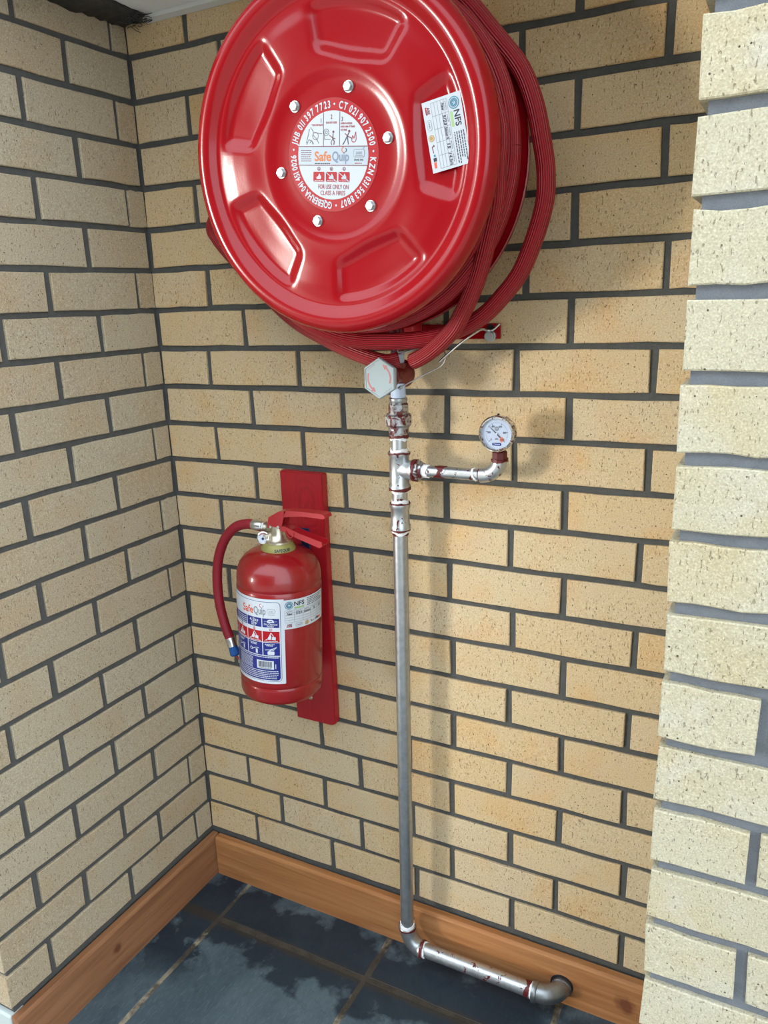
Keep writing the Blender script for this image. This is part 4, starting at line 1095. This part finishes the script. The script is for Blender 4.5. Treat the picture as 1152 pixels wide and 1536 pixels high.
for i in range(len(up)-1):
    (xa, za), (xb, zb) = up[i], up[i+1]
    add_prism(bm, [(xa, za), (xb, zb), (xb, zb-0.0018), (xa, za-0.0018)], (0, -0.0125, 0), (1, 0, 0), (0, 0, 1), (0, 1, 0), 0.025)
for s in (-1, 1):
    add_prism(bm, [(0.026, 0.4030), (0.070, 0.4080), (0.112, 0.4098), (0.119, 0.4078), (0.1215, 0.4035), (0.117, 0.4000), (0.070, 0.3985), (0.040, 0.3935), (0.024, 0.390)], (0, s*0.0120 - 0.0009, 0), (1, 0, 0), (0, 0, 1), (0, 1, 0), 0.0018)
ext('squeeze_lever', bm, 'lever_red', smooth=False)
bm = lever([(0.014, 0.362), (0.016, 0.3705), (0.026, 0.3705), (0.060, 0.361), (0.112, 0.3515), (0.1135, 0.343), (0.107, 0.3385), (0.060, 0.349), (0.030, 0.357)], 0.022)
dn = [(0.030, 0.358), (0.060, 0.3495), (0.107, 0.339), (0.1135, 0.3435)]
for (xa, za), (xb, zb) in zip(dn, dn[1:]):
    add_prism(bm, [(xa, za), (xb, zb), (xb, zb+0.0018), (xa, za+0.0018)], (0, -0.0115, 0), (1, 0, 0), (0, 0, 1), (0, 1, 0), 0.023)
ext('carrying_handle', bm, 'lever_red', smooth=False)
for x, z in ((-0.009, 0.3655), (0.0105, 0.3675)):
    bm = bmesh.new(); add_lathe(bm, [(0.0030, 0), (0.0030, 0.0012), (0.0, 0.002)], (x, -0.0128, z), (0, -1, 0), 14)
    ext('rivet', bm, 'steel')
bm = bmesh.new(); add_tube(bm, catmull([(0.028, -0.013, 0.362), (0.034, -0.014, 0.354), (0.040, -0.014, 0.350), (0.046, -0.013, 0.354), (0.048, -0.012, 0.362)], 5), 0.0009, 6)
ext('seal_tie', bm, 'lever_red')
# ---- printed labels wrapped round the cylinder. x runs along the arc; azimuth of x=0 given
def wrap(a0, z0):
    def f(x, y, d):
        a = a0 + x/RE; r = RE + 0.0004 + d
        return Vector((r*math.cos(a), r*math.sin(a), z0 + y))
    return f
el = Print(wrap(D(-49.5), 0.054), 0.006)               # right hand edge of the main label is x = 0
WL, HL = 0.196, 0.186
el.rrect(-WL, 0, 0, HL, 0.002, 'label_white', 0)
el.rrect(-WL+0.006, 0.0055, -0.0075, HL-0.0055, 0.008, 'label_navy', 1)
el.rrect(-WL+0.0068, 0.0063, -0.0083, HL-0.0063, 0.0075, 'label_white', 2)
ix0, ix1 = -WL+0.0088, -0.0105
el.rrect(ix0, 0.0085, ix1, 0.062, 0.006, 'label_navy', 3, (1, 1, 0, 0))
cols = [(-0.0445, ix1), (-0.0805, -0.0465), (-0.1165, -0.0825), (-0.152, -0.1185)]
for c0, c1 in cols:
    el.rect(c0, 0.064, c1, 0.0920, 'label_navy', 3)
    el.rect(c0, 0.0935, c1, 0.1170, 'label_red', 3)
    el.rect(c0, 0.1255, c1, 0.1450, 'label_navy', 3)
# heading
el.text('Safe', -0.0930, 0.1530, 0.0225, 'label_redorange', 3, align='l', fit=0.0285, bold=0.02); el.text('Quip', -0.0632, 0.1530, 0.0225, 'label_grey', 3, align='l', fit=0.0265, bold=0.02)
el.ring(-0.0460, 0.1715, 0.0042, 0.0012, 'label_redorange', 3, 14, D(90), D(280)); el.ring(-0.0435, 0.1705, 0.0026, 0.0011, 'label_grey', 3, 10, D(-80), D(80))
el.rrect(-0.0345, 0.1560, -0.0175, 0.1655, 0.004, 'label_grey', 3); el.rrect(-0.0339, 0.1566, -0.0181, 0.1649, 0.0036, 'label_white', 4); el.text('SABS', -0.026, 0.1590, 0.0048, 'label_grey', 5); el.dashes(-0.033, -0.019, 0.1525, 0.0012, 'label_grey', 3)
# blue row
el.text('4.5kg', -0.0635, 0.1360, 0.0096, 'label_white', 4, bold=0.02, fit=0.021); el.text('STP', -0.0635, 0.1275, 0.0090, 'label_white', 4, bold=0.02, fit=0.013)
el.rrect(-0.0345, 0.1360, -0.0205, 0.1430, 0.005, 'label_white', 4, (0, 0, 1, 1)); el.rect(-0.0410, 0.1385, -0.0140, 0.1391, 'label_white', 4); el.dashes(-0.031, -0.024, 0.1385, 0.0018, 'label_navy', 5)
el.text('Dry Chemical', -0.0275, 0.1308, 0.0060, 'label_white', 4, bold=0.02, fit=0.027); el.text('Powder', -0.0275, 0.1265, 0.0055, 'label_white', 4, bold=0.02, fit=0.014)
for i in range(4): el.dashes(-0.1150, -0.0840, 0.1400-0.0042*i, 0.0016, 'label_white', 4)
# class row: A, B, C letters over red pictures
for (c0, c1), ch in zip(cols, 'CBA '):
    m = (c0+c1)/2
    if ch.strip():
        el.ring(m, 0.1208, 0.0030, 0.0008, 'label_red', 3, 16); el.text(ch, m, 0.1193, 0.0038, 'label_red', 3, bold=0.02)
    el.poly([(m-0.007, 0.0995), (m-0.001, 0.099), (m+0.001, 0.105), (m-0.001, 0.1125), (m-0.0035, 0.107), (m-0.006, 0.104)], 'label_white', 4)
    el.poly([(m+0.001, 0.0995), (m+0.009, 0.0985), (m+0.0095, 0.105), (m+0.003, 0.1065)], 'label_white', 4)
    el.line([(m-0.011, 0.098), (m-0.006, 0.101), (m+0.0, 0.1145), (m+0.0055, 0.1065)], 0.0011, 'label_white', 4)
    el.dashes(c0+0.003, c1-0.003, 0.0950, 0.0015, 'label_white', 4)
# instruction row
for i, (c0, c1) in enumerate(cols):
    m = (c0+c1)/2
    el.dashes(c0+0.004, c1-0.010, 0.0878, 0.0016, 'label_white', 4); el.dashes(c0+0.007, c1-0.013, 0.0850, 0.0016, 'label_white', 4)
    if i == 0:
        el.rrect(m-0.008, 0.0655, m+0.006, 0.0735, 0.002, 'label_white', 4); el.line([(m-0.004, 0.073), (m-0.002, 0.077), (m+0.004, 0.077)], 0.0022, 'label_white', 4); el.line([(m-0.013, 0.076), (m-0.003, 0.077), (m+0.009, 0.082)], 0.0011, 'label_white', 4); el.line([(m+0.004, 0.076), (m+0.011, 0.083)], 0.0010, 'label_white', 4)
    else:
        el.ring(m-0.009, 0.0755, 0.0032, 0.0012, 'label_white', 4, 14); el.line([(m-0.009, 0.0725), (m-0.003, 0.076), (m+0.004, 0.079), (m+0.009, 0.078)], 0.0014, 'label_white', 4); el.rect(m+0.002, 0.0665, m+0.0065, 0.076, 'label_white', 4)
# text block, barcode
el.dashes(-0.150, -0.0125, 0.0585, 0.0018, 'label_white', 4); 
for i in range(9): el.dashes(-0.112, -0.070, 0.0545-0.0028*i, 0.0013, 'label_white', 4)
el.rect(-0.0600, 0.0330, -0.0235, 0.0520, 'label_white', 4)
x = -0.0560
while x < -0.0280:
    ww = random.choice((0.0004, 0.0007, 0.0011)); el.rect(x, 0.0370, x+ww, 0.0500, 'ink', 5); x += ww + random.choice((0.0005, 0.0008))
el.dashes(-0.055, -0.028, 0.0343, 0.0014, 'ink', 5, 0.0008, 0.0012, 0.0008)
el.rect(-0.0205, 0.0345, -0.0190, 0.0450, 'label_white', 4)
for i in range(5): el.dashes(-0.140 + 0.002*i, -0.0130-0.001*i, 0.0278-0.0040*i, 0.0017, 'label_white', 4)
o = el.build('main_label', body, origin=(0, 0, 0)); o['label'] = 'blue, red and white instruction label'
WS = 0.104; HS = 0.0630
es_ = Print(wrap(D(-49.5) + (WS/2 - 0.0035)/RE, 0.054+HL-HS/2-0.002), 0.006); es_.lay = 0.0003
_m = es_.map
es_.map = lambda x, y, d: _m(x, y, d + 0.0012)
service_sticker(es_, WS, HS, ('New', '7/23', 'Solomon', 'N', '15'))
o = es_.build('service_sticker', body, origin=(0, 0, 0)); o['label'] = 'white service record sticker'

# remove helper properties
for o in bpy.data.objects:
    if '_o' in o: del o['_o']
